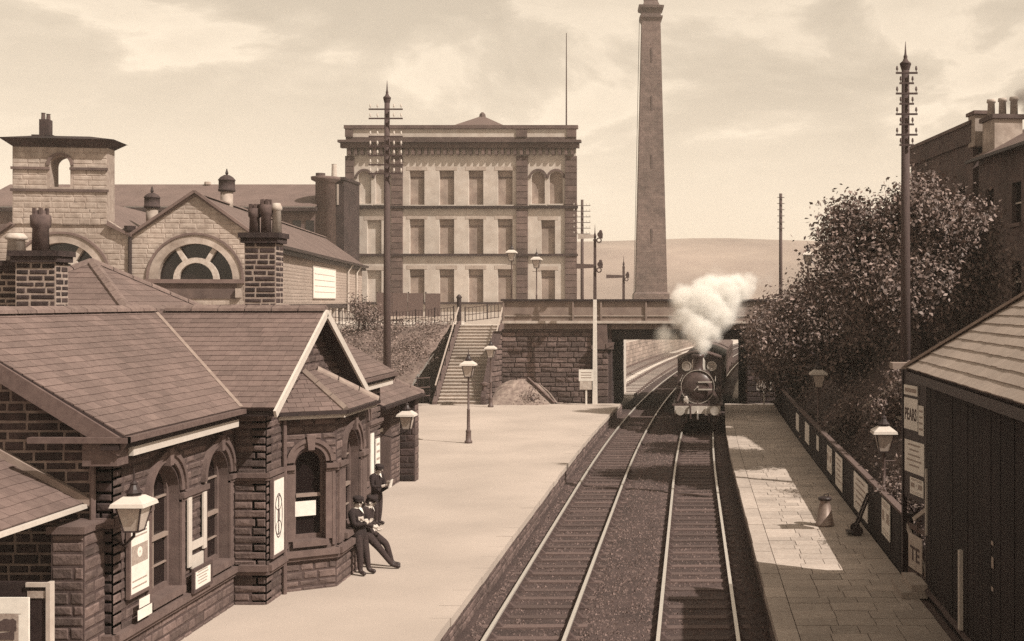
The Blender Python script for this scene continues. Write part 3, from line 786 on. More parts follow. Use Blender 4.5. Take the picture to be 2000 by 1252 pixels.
# far wing
frF = Fr((XW, YG1, 0), (0, 1, 0), (1, 0, 0)); LF = YF - YG1
hF = [Hole(1.3, 1.06, 1.5, STR_Z + .02), Hole(3.6, 1.06, 1.5, STR_Z + .02)]
wF = swall(frF, [(0, PZ - .1), (LF, PZ - .1), (LF, 4.4), (0, 4.4)], hF)
for h in hF: arched_window(sb, frF, h); arch_trim(sb, frF, h)
string_course(frF, [(0, .74), (1.86, 3.04), (4.16, LF + .06)], STR_Z, wF); string_course(frF, [(0, LF + .06)], PL_Z, wF, .13, .075)
frFE = Fr((XW, YF, 0), (-1, 0, 0), (0, 1, 0))
swall(frFE, [(0, 0), (WE, 0), (WE, 4.35), (XW - XR, 6.1), (0, 4.4)], [], courses=False)
frBk = Fr((XB, YF, 0), (0, -1, 0), (-1, 0, 0)); swall(frBk, [(0, 0), (YF - YN, 0), (YF - YN, 4.4), (0, 4.4)], [], courses=False)

# bay window
bay = [(-8.10, 23.38), (-7.20, 23.90), (-7.20, 26.0), (-8.10, 26.52)]
for i in range(3):
    p, q = bay[i], bay[i + 1]; L_ = math.hypot(q[0] - p[0], q[1] - p[1])
    fr = Fr((p[0], p[1], 0), (q[0] - p[0], q[1] - p[1], 0), (q[1] - p[1], -(q[0] - p[0]), 0))
    h = Hole(L_ / 2, .60 if i != 1 else 1.12, 1.55, STR_Z + .02)
    wb = swall(fr, [(0, PZ - .1), (L_, PZ - .1), (L_, 4.2), (0, 4.2)], [h], h=.16, lmin=.24, lmax=.45, thick=.27)
    arched_window(sb, fr, h, .24, bars=(i == 1), notice=(i == 0)); arch_trim(sb, fr, h, .17)
    # smooth pilasters beside the opening
    for a0, a1 in ((.03, h.a - h.w / 2 - .13), (h.a + h.w / 2 + .13, L_ - .03)):
        if a1 - a0 > .04: MB().fbox(fr, a0, a1, 0, .055, 1.42, STR_Z - .13).build('pilaster', M_ashlar, wb)
    string_course(fr, [(-.03, h.a - h.w / 2), (h.a + h.w / 2, L_ + .03)], STR_Z, wb, .11); string_course(fr, [(-.04, L_ + .04)], PL_Z + .04, wb, .14, .08)
ev = [(-8.08, 23.08, 4.14), (-6.96, 23.74, 4.14), (-6.96, 26.16, 4.14), (-8.08, 26.82, 4.14)]
tp = [(-8.08, 24.55, 4.86), (-8.08, 25.35, 4.86)]
brf = MB()
planes = [[ev[0], ev[1], tp[0]], [ev[1], ev[2], tp[1], tp[0]], [ev[2], ev[3], tp[1]]]
for p in planes: slab(brf, p, .05)
brf = brf.build('bay_roof', M_slate_base, sb)
for p in planes: slates(PL, brf, p, .165, .26)
caps(brf, ev[1], tp[0], 'hip_tile', .4, .07, M_lead); caps(brf, ev[2], tp[1], 'hip_tile', .4, .07, M_lead)
for a, b in zip(ev, ev[1:]):
    A, B = Vector(a), Vector(b); d = (B - A); nn = Vector((d.y, -d.x, 0)).normalized()
    MB().bar(A + nn * .02 + Vector((0, 0, -.03)), B + nn * .02 + Vector((0, 0, -.03)), .09, .07).build('gutter', M_dkpaint, brf)
    MB().bar(A - nn * .06 + Vector((0, 0, -.11)), B - nn * .06 + Vector((0, 0, -.11)), .05, .07).build('fascia', M_white, brf)

# roofs
YV0, YV1 = 24.95 - 3.02, 24.95 + 3.02
roofp = {
 'main': [[(EX, 17.42, ZE), (EX, YV0, ZE), (XR, 24.95, ZR), (XR, 17.42, ZR)], [(EX, YV1, ZE), (EX, 33.3, ZE), (XR, 33.3, ZR), (XR, 24.95, ZR)],
          [(XB - .35, 17.42, ZR - .6 * 3.3), (XB - .35, 33.3, ZR - .6 * 3.3), (XR, 33.3, ZR), (XR, 17.42, ZR)]],
 'cross': [[(EX, YV0, ZE), (-7.74, YV0, ZE), (-7.74, 24.95, ZR), (XR, 24.95, ZR)], [(EX, YV1, ZE), (-7.74, YV1, ZE), (-7.74, 24.95, ZR), (XR, 24.95, ZR)]]}
mbr = MB()
for k in roofp:
    for p in roofp[k]: slab(mbr, p, .07)
roof = mbr.build('roof', M_slate_base, sb)
for k in roofp:
    for i, p in enumerate(roofp[k]):
        if not (k == 'main' and i == 2): slates(PL, roof, p, .175, .29)
slates(PL, roof, roofp['main'][2], .45, .9)
caps(roof, (XR, 17.4, ZR), (XR, 33.3, ZR), step=.55); caps(roof, (XR + .3, 24.95, ZR), (-7.72, 24.95, ZR), step=.55)
# valley flashing
for a, b in (((EX, YV0, ZE + .0), (XR, 24.95, ZR)), ((EX, YV1, ZE), (XR, 24.95, ZR))):
    A, B = Vector(a) + Vector((0, 0, .025)), Vector(b) + Vector((0, 0, .025)); MB().bar(A, B, .07, .02).build('valley_flashing', M_lead, roof)
# eaves: gutter, fascia, soffit
def eaves(y0, y1, yf0, yf1):
    MB().box(EX - .02, EX + .10, y0, y1, ZE - .10, ZE - .015).build('gutter', M_brownpaint, roof)
    MB().box(EX - .30, EX - .03, y0, y1, ZE - .20, ZE - .12).build('soffit', M_dkpaint, roof)
    MB().box(EX - .10, EX - .025, yf0, yf1, ZE - .34, ZE - .205).build('fascia', M_white, roof)
eaves(17.3, YV0, 17.75, YV0 - .05); eaves(YV1, 33.35, YV1, 33.2)
# gutter return and box on the near gable foot
MB().box(-9.75, EX + .1, 17.28, 17.40, ZE - .10, ZE - .015).build('gutter_return', M_brownpaint, roof)
MB().box(-9.0, EX - .1, 17.40, 17.74, ZE - .45, ZE - .12).build('eaves_block', M_brownpaint, roof)
# barge boards
def barge(p, q, m, t=.05, hgt=.2, nm='barge_board'):
    p, q = Vector(p), Vector(q); MB().bar(p - Vector((0, 0, hgt * .6)), q - Vector((0, 0, hgt * .6)), t, hgt).build(nm, m, roof)
barge((-7.72, YV0 - .08, ZE - .02), (-7.72, 24.95, ZR + .02), M_white, .05, .15); barge((-7.72, 24.95, ZR + .02), (-7.72, YV1 + .08, ZE - .02), M_white, .05, .17)
barge((EX, 17.38, ZE - .05), (XR, 17.38, ZR), M_brownpaint, .05, .24); barge((XR, 17.38, ZR), (XB - .35, 17.38, ZR - 1.98), M_brownpaint, .05, .24)
barge((EX, 33.34, ZE - .05), (XR, 33.34, ZR), M_brownpaint, .05, .2)
for yy in (YV0 + .12, YV1 - .12): MB().box(EX - .1, -7.72, yy - .06, yy + .06, ZE - .16, ZE - .08).build('gutter', M_dkpaint, roof)
# down pipes
def pipe(pts, r=.04, m=M_dkpaint):
    mb = MB(); mb.path(pts, r, 8); o = mb.build('down_pipe', m, sb); return o
pipe([(XG + .07, 23.26, 4.1), (XG + .07, 23.26, PZ)], .045, M_brownpaint)
pipe([(-8.98, YN - .08, 4.2), (-8.98, YN - .08, PZ)], .045, M_brownpaint)
pipe([(-8.0, 26.72, 4.05), (-8.02, 26.72, 3.8), (-8.04, 26.72, PZ)], .04, M_ashlar)

# chimney stacks
def stack(x, y, wx, wy, z0, z1, pots, name='chimney_stack'):
    s = MB().box(x - wx / 2, x + wx / 2, y - wy / 2, y + wy / 2, z0, z1).build(name, M_mortar_pale, sb)
    for o_, u_, l_ in (((x - wx / 2, y - wy / 2, 0), (1, 0, 0), wx), ((x + wx / 2, y - wy / 2, 0), (0, 1, 0), wy)):
        f = Fr(o_, u_); stones(PS, s, f, [(0, z0), (l_, z0), (l_, z1), (0, z1)], [], h=.125, lmin=.2, lmax=.45, proud=.012, gap=.016, m=M_stone_dark)
    MB().box(x - wx / 2 - .07, x + wx / 2 + .07, y - wy / 2 - .07, y + wy / 2 + .07, z1 - .22, z1 - .1).box(x - wx / 2 - .11, x + wx / 2 + .11, y - wy / 2 - .11, y + wy / 2 + .11, z1 - .098, z1 + .02).build('stack_cap', M_stone_dark, s)
    for (dx, dy, r, h, k) in pots:
        prof = [(r, 0), (r * .92, h * .55), (r * 1.15, h * .6), (r * 1.2, h * .88), (r * .8, h * .9), (r * .75, h)] if k else [(r, 0), (r * .85, h * .75), (r * 1.1, h * .78), (r * 1.1, h * .86), (r * .7, h)]
        p = MB().lathe((x + dx, y + dy, z1 + .021), prof, 12).build('chimney_pot', M_pot if k else M_potpale, s, True)
        if k:
            for i in range(6):
                t = i * 1.047; MB().box(x + dx + r * .8 * math.cos(t) - .03, x + dx + r * .8 * math.cos(t) + .03, y + dy + r * .8 * math.sin(t) - .03, y + dy + r * .8 * math.sin(t) + .03, z1 + h * .9, z1 + h * 1.08).build('pot_crown', M_pot, p)
stack(-10.16, 28.0, .74, .5, 4.6, 7.93, [(-.22, .0, .125, .66, 1), (.06, -.02, .125, .76, 1), (.29, .05, .115, .72, 0)])
stack(-13.78, 25.0, .84, .5, 4.5, 7.38, [(-.02, -.02, .17, .86, 1)])
stack(-15.0, 26.0, .75, .9, 4.5, 7.2, [(.1, .0, .2, .62, 0)])

# lower wing towards the viewer, bottom left
lw = [(-9.12, 9.5, 3.31), (-9.12, YN - .02, 3.31), (-13.4, YN - .02, 5.62), (-13.4, 9.5, 5.62)]
mb = MB(); slab(mb, lw, .06); lroof = mb.build('wing_roof', M_slate_base, sb); slates(PL, lroof, lw, .19, .3)
MB().box(-9.14, -9.05, 9.5, YN - .03, 3.235, 3.295).build('gutter', M_white, lroof)
MB().bar((-9.0, YN - .05, 3.31), (-13.4, YN - .05, 5.70), .12, .10).build('flashing', M_lead, lroof)
frL = Fr((-9.55, 9.5, 0), (0, 1, 0), (1, 0, 0))
wL = swall(frL, [(0, 0), (5.6, 0), (5.6, 3.3), (0, 3.3)], [], M_stone_dark)
frLp = Fr((-9.32, 17.15, 0), (1, 0, 0), (0, -1, 0))
wLp = swall(frLp, [(0, 0), (.48, 0), (.48, 2.95), (0, 2.95)], [], M_stone, h=.17, lmin=.25, lmax=.5, thick=.6)
MB().box(-9.36, -8.80, 17.08, 17.7, 2.955, 3.06).build('pier_cap', M_ashlar, wLp)
frLp2 = Fr((-8.84, 17.15, 0), (0, 1, 0), (1, 0, 0)); stones(PS, wLp, frLp2, [(0, 0), (.6, 0), (.6, 2.95), (0, 2.95)], [], h=.17, lmin=.25, lmax=.5)

# porch extension beyond the far wing
ex0, ex1 = 33.35, 38.3
erp = [[(-8.72, ex0, 3.36), (-8.72, ex1, 3.36), (-10.6, ex1 - 1.9, 4.45), (-10.6, ex0, 4.45)], [(-8.72, ex1, 3.36), (-12.6, ex1, 3.36), (-10.6, ex1 - 1.9, 4.45)]]
mb = MB()
for p in erp: slab(mb, p, .06)
er = mb.build('porch_roof', M_slate_base, sb)
for p in erp: slates(PL, er, p, .25, .4)
caps(er, erp[0][1], erp[0][2], 'hip_tile', .5, .1)
MB().box(-8.73, -8.64, ex0, ex1 + .02, 3.26, 3.35).build('gutter', M_dkpaint, er)
frX = Fr((-9.36, ex0, 0), (0, 1, 0), (1, 0, 0))
hX = Hole(2.1, 2.3, PZ, 2.85, False)
wX = swall(frX, [(0, PZ - .1), (4.45, PZ - .1), (4.45, 3.3), (0, 3.3)], [hX], thick=.4)
MB().fbox(frX, .95, 3.25, -.6, -.5, PZ, 2.85).build('porch_doors', M_dkpaint, wX)
MB().fbox(frX, 1.0, 1.5, -.49, -.48, 1.5, 2.2).build('notice', M_paper, wX); MB().fbox(frX, 1.2, 3.2, -.3, -.2, 2.3, 2.4).build('lintel', M_white, wX)
pr_ = MB().box(-9.35, -8.86, 37.78, 38.25, PZ - .1, 3.2).build('porch_pier', M_mortar, sb)
stones(PS, pr_, Fr((-9.35, 37.78, 0), (1, 0, 0), (0, -1, 0)), [(0, PZ), (.49, PZ), (.49, 3.2), (0, 3.2)], [], h=.2, lmin=.2, lmax=.49, m=M_stone_dark)
stones(PS, pr_, Fr((-8.86, 37.78, 0), (0, 1, 0), (1, 0, 0)), [(0, PZ), (.47, PZ), (.47, 3.2), (0, 3.2)], [], h=.2, lmin=.2, lmax=.47)

# hipped rear office
A_ = (-16.8, 33, 7.46); c1, c2, c3, c4 = (-13.2, 29, 5.2), (-13.2, 37, 5.2), (-20.4, 37, 5.2), (-20.4, 29, 5.2)
ro = thing('rear_office', 'low outbuilding with hipped slate roof behind the station ridge', 'outbuilding', (-16.8, 33, PZ))
mb = MB(); hp = [[c1, c2, A_], [c4, c1, A_], [c2, c3, A_], [c3, c4, A_]]
for p in hp: slab(mb, p, .06)
hr = mb.build('roof', M_slate_base, ro)
PR = Pieces('slate', M_slate, 'slates', 150)
for p in hp[:2]: slates(PR, hr, p, .3, .45)
for p in hp[2:]: slates(PR, hr, p, .6, .9)
PR.finish()
for c in (c1, c2, c3, c4): caps(hr, c, A_, 'hip_tile', .55, .15)
MB().box(-20.1, -13.5, 29.3, 36.7, 0, 5.15).build('wall', M_stone_dark, ro)
PS.finish(); PL.finish()
# ================================================================== notices and boards
def board(name, label, cat, fr, a0, a1, c0, c1, art='lines', b=.05, t=.03, frame=None, group=None):
    o = thing(name, label, cat, fr.p((a0 + a1) / 2, b, c0), group)
    MB().fbox(fr, a0, a1, b, b + t, c0, c1).build('panel', M_paper, o)
    if frame:
        f = MB(); e = .05
        f.fbox(fr, a0 - e, a0 - .001, b - .01, b + t + .02, c0 - e, c1 + e).fbox(fr, a1 + .001, a1 + e, b - .01, b + t + .02, c0 - e, c1 + e)
        f.fbox(fr, a0, a1, b - .01, b + t + .02, c1 + .001, c1 + e).fbox(fr, a0, a1, b - .01, b + t + .02, c0 - e, c0 - .001); f.build('frame', frame, o)
    bb = b + t + .003; w, h = a1 - a0, c1 - c0
    if art == 'lines':
        k = 5
        for i in range(k):
            z = c1 - h * (.10 + .8 * i / k); l = w * random.uniform(.45, .8); MB().fbox(fr, (a0 + a1 - l) / 2, (a0 + a1 + l) / 2, bb - .004, bb, z - h * .05, z).build('print_line', M_inkmid, o)
    elif art == 'picture':
        MB().fbox(fr, a0 + .08 * w, a1 - .08 * w, bb - .004, bb, c0 + .42 * h, c1 - .3 * h).build('print_block', M_inkmid, o)
        MB().ring(fr, (a0 + a1) / 2, c0 + .58 * h, .02, .13 * w, bb - .002, bb + .002, 0, 6.283).build('print_figure', M_paper, o)
        for i in range(5):
            z = c1 - h * (.06 + .05 * i) if i < 3 else c0 + h * (.1 + .09 * (i - 3)); MB().fbox(fr, a0 + .12 * w, a1 - .12 * w, bb - .004, bb, z - .022 * h, z).build('print_line', M_inkmid, o)
    elif art == 'landscape':
        for q_, (x0, x1, z0, z1, m) in enumerate(((0, .9, .40, .93, M_inkmid), (0, .93, .80, .96, M_paper), (.2, .60, .60, .86, M_ink), (.62, .88, .58, .72, M_ink), (.1, .86, .47, .56, M_ink), (0, .9, .33, .42, M_inkmid))):
            n = 14; pts = [(a0 + w * (x0 + (x1 - x0) * i / n), c0 + h * (z1 + .05 * nz(i * .7, z1 * 9))) for i in range(n + 1)]
            vs = [fr.p(x, bb + .002 * q_, z) for x, z in pts] + [fr.p(x, bb + .002 * q_, c0 + h * z0 + .02 * nz(x * 3, 2)) for x, z in pts]
            MB().add(vs, [(i, i + 1, n + 2 + i, n + 1 + i) for i in range(n)]).build('print_block', m, o)
    elif art == 'oval':
        ac, cc = (a0 + a1) / 2, (c0 + c1) / 2
        def oval(rx, rz, t, nm='emblem_ring', dz=0):
            n = 28; vs = []
            for i in range(n):
                a = 6.2832 * i / n
                for k in (1, 0): vs.append(fr.p(ac + (rx - t * k) * math.cos(a), bb, cc + dz + (rz - t * k) * math.sin(a)))
            MB().add(vs, [(2 * i, 2 * ((i + 1) % n), 2 * ((i + 1) % n) + 1, 2 * i + 1) for i in range(n)]).build(nm, M_ink, o)
        oval(.36 * w, .30 * h, .028); oval(.30 * w, .10 * h, .02, dz=.17 * h); oval(.26 * w, .10 * h, .02, dz=-.16 * h); oval(.10 * w, .10 * h, .02)
        for sgn in (-1, 1):
            for j in range(5):
                a = .5 + j * .5; oval(.055 * w, .018 * h, .02, 'emblem_scroll', dz=sgn * (.12 + .028 * j) * h)
        MB().fbox(fr, ac - .02, ac + .05, bb - .003, bb + .001, cc - .07 * h, cc + .07 * h).build('emblem_figure', M_ink, o)
    return o

board('poster_board', 'framed white poster with small figure, left of the near arched window', 'poster', frA, .38, 1.02, 1.80, 2.86, 'picture', frame=M_brownpaint)
board('paper_notice', 'small blank paper sheet, upper of two under the framed figure poster', 'notice', frA, .55, .90, 1.56, 1.70, None, b=.14, t=.006)
board('paper_notice', 'small blank paper sheet, lower of two under the framed figure poster', 'notice', frA, .50, .98, 1.38, 1.54, None, b=.14, t=.006)
sg = thing('narrow_board_frame', 'narrow white U-shaped board frame on the wall between two arched windows', 'board', frA.p(2.83, .1, 1.9))
MB().fbox(frA, 2.50, 2.64, .05, .08, 1.75, 2.95).build('upright', M_white, sg); MB().fbox(frA, 3.12, 3.26, .05, .08, 1.95, 2.95).build('upright', M_white, sg)
MB().fbox(frA, 2.645, 3.115, .05, .08, 2.02, 2.16).build('cross_board', M_white, sg); MB().fbox(frA, 2.645, 3.115, .05, .08, 1.70, 1.92).build('cross_board', M_white, sg)
board('scroll_sign', 'small white scroll lettered sign below the U-shaped board frame', 'sign', frA, 2.52, 3.20, 1.36, 1.68, 'lines', b=.15, t=.02, frame=M_ink)
board('enamel_sign', 'tall white sign with dark oval emblem beside the bay window', 'sign', frG, .14, .74, 1.45, 2.90, 'oval', frame=M_ashlar)
frc = Fr((-10.43, 16.2, 0), (1, 0, 0), (0, -1, 0))
fb = board('landscape_poster', 'landscape picture poster in white margin at the lower left corner', 'poster', frc, 0, 1.36, 1.2, 2.28, 'landscape', frame=None)
bd = thing('poster_case', 'dark glazed poster case with pale edge beside the landscape poster', 'poster case', (-9.0, 16.4, PZ))
MB().box(-10.2, -8.98, 16.42, 16.5, .6, 2.42).build('case', M_dkpaint, bd); MB().box(-8.979, -8.92, 16.38, 16.5, .6, 2.42).build('edge', M_gird_l, bd); MB().box(-9.26, -8.98, 16.38, 16.418, 2.36, 2.42).build('head_rail', M_gird_l, bd)
MB().box(-9.25, -9.0, 16.405, 16.418, 2.2, 2.30).build('lettering_strip', M_inkmid, bd)
frFw = Fr((XW, YG1, 0), (0, 1, 0), (1, 0, 0))
board('wall_notice', 'tall narrow white notice on the far wing wall behind the standing man', 'notice', frFw, 4.25, 4.55, 1.4, 2.75, None)
board('wall_notice', 'white printed notice by the porch, next to the tall narrow one', 'notice', frFw, 4.75, 5.15, 1.3, 2.55, 'lines')

# ================================================================== gas lamps
def lantern(t, c, s=1.0):
    """four-sided tapering lantern, base centre c, about .8 m tall"""
    c = Vector(c); q = math.pi / 4
    def sq(h, z): return [c + Vector((h * math.cos(q + k * 1.5708) * 1.414, h * math.sin(q + k * 1.5708) * 1.414, z)) * 1 for k in range(4)]
    lo, hi = .13 * s, .23 * s; H = .46 * s
    B, T = sq(lo, 0), sq(hi, H)
    fm = MB()
    for k in range(4): fm.bar(B[k], T[k], .025 * s, .025 * s); fm.bar(B[k], B[(k + 1) % 4], .03 * s, .03 * s); fm.bar(T[k], T[(k + 1) % 4], .03 * s, .03 * s)
    ln = fm.build('lantern_frame', M_iron, t)
    for k in range(4):
        i = .012; MB().prism([B[k] * 1, B[(k + 1) % 4], T[(k + 1) % 4], T[k]], [p + (c + Vector((0, 0, H / 2)) - p) * .03 for p in (B[k], B[(k + 1) % 4], T[(k + 1) % 4], T[k])]).build('pane', M_lampglass, ln)
    e1, e2, e3 = sq(hi * 1.38, H + .004), sq(hi * 1.30, H + .07 * s), sq(hi * .62, H + .19 * s)
    cp = MB().prism(e1, e2).prism([p + Vector((0, 0, .001)) for p in e2], e3).build('lantern_hood', M_white, t)
    f = MB().lathe(c + Vector((0, 0, H + .19 * s)), [(.13 * s, 0), (.13 * s, .05 * s), (.16 * s, .06 * s), (.10 * s, .12 * s), (.06 * s, .2 * s), (.075 * s, .23 * s), (.02 * s, .28 * s), (.008 * s, .5 * s)], 10)
    f.build('finial', M_iron, cp)

def gas_lamp(x, y, z, h, label, s=1.0, bracket=None, group='gas lamps'):
    t = thing('gas_lamp', label, 'gas lamp', (x, y, z), group)
    if bracket is None:
        hp = h - .62 * s
        MB().lathe((x, y, z), [(.16, 0), (.16, .08), (.115, .12), (.105, .45), (.125, .48), (.07, .56), (.06, hp * .5), (.075, hp * .5 + .03), (.045, hp * .52), (.038, hp - .02), (.06, hp)], 12).build('column', M_irongrey, t, True)
        MB().tube((x - .28, y, z + hp - .22), (x + .28, y, z + hp - .22), .016, None, 6).build('ladder_bar', M_irongrey, t)
        MB().bar((x - .11, y, z + hp + .005), (x + .11, y, z + hp + .005), .2, .02).build('lantern_seat', M_irongrey, t)
        lantern(t, (x, y, z + hp + .02), s)
    else:
        lantern(t, (x, y, z), s); b = Vector(bracket)
        MB().path([b, b + (Vector((x, y, z - .1)) - b) * .5 + Vector((0, 0, -.12)), Vector((x, y, z - .08)), Vector((x, y, z))], .022, 6).build('bracket', M_iron, t)
gas_lamp(-9.08, 48.0, PZ, 3.30, 'gas lamp on iron column in the middle of the pale platform')
gas_lamp(-10.95, 64.3, PZ, 3.3, 'gas lamp on iron column beside the foot of the stone steps')
gas_lamp(-8.28, 17.5, 2.93, 0, 'large wall bracket gas lantern with cream hood at the station corner', .80, (-8.70, 17.78, 2.75))
gas_lamp(-8.52, 35.3, 2.50, 0, 'bracket gas lantern with cream hood in front of the porch pier', .85, (-9.36, 35.3, 2.35))
gas_lamp(4.76, 29.1, PZ - .1, 2.75, 'gas lamp with cream hood beside the dark wooden shelter', .95)
gas_lamp(4.62, 42.8, PZ, 3.25, 'gas lamp behind the poster fence, half lost among dark foliage')
gas_lamp(-12.2, 80.0, 4.86, 4.9, 'tall street lamp, left of the two rising above the bridge parapet', 1.15)
gas_lamp(-10.4, 79.2, 4.86, 4.4, 'street lamp, right of the two rising above the bridge parapet', 1.15)
gas_lamp(6.9, 69.6, 4.9, 4.3, 'street lamp rising behind the trees at the bridge right end', 1.1)
gas_lamp(10.9, 44.3, 5.4, 2.4, 'gas lamp on the lane in front of the dark houses', 1.0)

# ================================================================== telegraph poles
def pole(x, y, z, top, r0, r1, arms, label, spike=True, ins_m=M_white_ins):
    t = thing('telegraph_pole', label, 'telegraph pole', (x, y, z), 'telegraph poles')
    MB().tube((x, y, z), (x, y, top), r0, r1, 14).build('pole', M_pole, t, True)
    if spike:
        MB().lathe((x, y, top), [(r1 * 1.5, 0), (r1 * 1.55, .05), (r1 * .8, .12), (r1 * .5, .2), (r1 * .55, .26), (.035, .32), (.006, .72)], 10).build('finial', M_pole, t, True)
        MB().tube((x, y, top - .16), (x, y, top - .002), r1 * 1.05, r1 * 1.45, 12).build('cap_moulding', M_pole, t)
    for (zz, hw, ins) in arms:
        a = MB().bar((x - hw, y - r0 - .04, zz), (x + hw, y - r0 - .04, zz), .05, .055).build('crossarm', M_pole, t)
        for dx in ins:
            for sg in (-1, 1): MB().lathe((x + sg * dx, y - r0 - .04, zz + .04), [(.014, 0), (.014, .05), (.036, .055), (.036, .10), (.025, .16), (.01, .175)], 8).build('insulator', ins_m, a)
Yp = 46.0
za = lambda py, Y: CAMZ - (py - 588) * Y / FPX
pole(-11.88, Yp, .4, za(193, Yp), .165, .10, [(za(p, Yp), .66, (.32, .60)) for p in (215, 233, 268, 287, 305, 323, 340)], 'tall dark telegraph pole with seven crossarms in front of the mill')
Yp = 36.0
pole(6.55, Yp, 2.3, za(127, Yp), .165, .115, [(za(145 + 20.0 * i, Yp), .33 if i % 2 == 0 else .22, (.29,) if i % 2 == 0 else (.18,)) for i in range(8)], 'tall telegraph pole with eight short crossarms in front of the right hand tree', True, M_irongrey)
pole(7.6, 100, 4, za(378, 100), .16, .13, [(za(386 + 12 * i, 100), .3, ()) for i in range(6)], 'distant telegraph pole standing above the smoke and tree edge', False)
pole(-9.63, 104, 1.9, za(390, 104), .17, .12, [(za(402 + 11 * i, 104), .75, (.4, .7)) for i in range(6)], 'pale distant telegraph pole with many crossarms beside the mill corner', False)

# ================================================================== signals
M_sigw = mat('signal_post_paint', .55, .12, 8); M_sigd = mat('signal_dark', .05, .2, 10)
def signal(x, y, z0, ztop, arms, label, split=None):
    t = thing('signal_post', label, 'railway signal', (x, y, z0), 'semaphore signals')
    zs = split or ztop
    MB().hexa([(x - .13, y - .13, z0), (x + .13, y - .13, z0), (x + .13, y + .13, z0), (x - .13, y + .13, z0), (x - .09, y - .09, zs), (x + .09, y - .09, zs), (x + .09, y + .09, zs), (x - .09, y + .09, zs)]).build('post', M_sigw if split else M_sigd, t)
    if split: MB().hexa([(x - .09, y - .09, zs + .002), (x + .09, y - .09, zs + .002), (x + .09, y + .09, zs + .002), (x - .09, y + .09, zs + .002), (x - .07, y - .07, ztop), (x + .07, y - .07, ztop), (x + .07, y + .07, ztop), (x - .07, y + .07, ztop)]).build('upper_post', M_sigd, t)
    MB().lathe((x, y, ztop), [(.11, 0), (.11, .06), (.05, .1), (.09, .25), (.03, .45), (.008, .9)], 8).build('finial', M_sigd, t)
    for za_, m, ln in arms:
        a = MB().hexa([(x - .05, y - .16, za_ - .1), (x - .05, y - .13, za_ - .1), (x - ln, y - .13, za_ - .15), (x - ln, y - .16, za_ - .15), (x - .05, y - .16, za_ + .1), (x - .05, y - .13, za_ + .1), (x - ln, y - .13, za_ + .15), (x - ln, y - .16, za_ + .15)]).build('arm', m, t)
        f = Fr((x, y - .15, 0), (1, 0, 0), (0, -1, 0))
        s = MB().ring(f, .30, za_ + .10, .09, .16, -.02, .03, 0, 6.283, 14).ring(f, .24, za_ - .22, .09, .16, -.02, .03, 0, 6.283, 14).build('spectacle', M_sigd, a)
        MB().box(x + .2, x + .42, y + .02, y + .24, za_ - .1, za_ + .22).lathe((x + .31, y + .13, za_ + .221), [(.09, 0), (.09, .1), (.03, .16)], 8).build('signal_lamp', M_sigd, a)
Ys = 66.2
signal((1162 - 1350) * Ys / FPX, Ys, PZ - .1, za(470, Ys), [(za(462, Ys), M_potpale, .95), (za(520, Ys), M_irongrey, 1.05)], 'white semaphore signal post with two arms standing in front of the bridge', za(585, Ys))
Ys = 92
signal((1218 - 1350) * Ys / FPX, Ys, -.3, za(522, Ys), [(za(540, Ys), M_irongrey, 1.35)], 'dark semaphore signal showing above the bridge parapet near the mill chimney')
# signs at the platform ends
def post_sign(x, y, z, zb, w, h, label, two=False):
    t = thing('post_sign', label, 'sign', (x, y, z))
    MB().box(x - .045, x + .045, y, y + .09, z, zb + h).build('post', M_sigw, t); f = Fr((x, y, 0), (1, 0, 0), (0, -1, 0))
    MB().fbox(f, -w / 2, w / 2, .005, .04, zb, zb + h).build('panel', M_paper if two else M_potpale, t)
    if two: MB().fbox(f, -w / 2 + .05, w / 2 - .1, .006, .035, zb - h * .75, zb - .004).build('lower_panel', M_potpale, t)
    for i in range(3): MB().fbox(f, -w * .36, w * .36, .041, .044, zb + h * (.25 + .22 * i), zb + h * (.33 + .22 * i)).build('print_line', M_inkmid, t)
post_sign((1145 - 1350) * 65.6 / FPX, 65.6, PZ, za(744, 65.6), .82, .64, 'white notice board on post beside the signal at the platform end', True)
post_sign((1492 - 1350) * 65.8 / FPX, 65.8, PZ - .04, za(762, 65.8), .82, .56, 'small pale notice board on post at the paved platform end under the bridge')
# ================================================================== buildings behind
def bx(px, Y): return (px - 1350) * Y / FPX
def bz(py, Y): return CAMZ - (py - 588) * Y / FPX

# ---- the mill end block
MY = 115.0
ml = thing('mill', 'tall pale stone mill block with cornice and rows of blocked windows', 'mill building', (bx(900, MY), MY, 3.7))
fM = Fr((0, MY, 0), (1, 0, 0), (0, -1, 0))
X = lambda p: bx(p, MY); Z = lambda p: bz(p, MY)
rows = [(333, 400), (428, 496), (526, 592)]; holes = []
colsx = [(800, 829), (858, 887), (915, 944), (972, 1001)]
rect = lambda a, b, t, bt: Hole((X(a) + X(b)) / 2, X(b) - X(a), Z(bt), Z(t), False)
for t, b in rows:
    for a, c in colsx: holes.append((rect(a, c, t, b), 0))
for a, c in ((1038, 1064), (1073, 1099)): holes.append((Hole((X(a) + X(c)) / 2, X(c) - X(a), Z(398), Z(348), True), 1))
for a, c in ((699, 725), (733, 757)): holes.append((Hole((X(a) + X(c)) / 2, X(c) - X(a), Z(398), Z(348), True), 2))
for t, b in rows[1:]:
    holes.append((rect(1057, 1084, t + 2, b), 0)); holes.append((rect(717, 745, t + 2, b), 2))
mb = MB(); wall_mesh(mb, fM, [(X(677), 1.9), (X(1125), 1.9), (X(1125), Z(252)), (X(677), Z(252))], [h for h, k in holes], .42)
mb.build('wall', M_mill, ml)
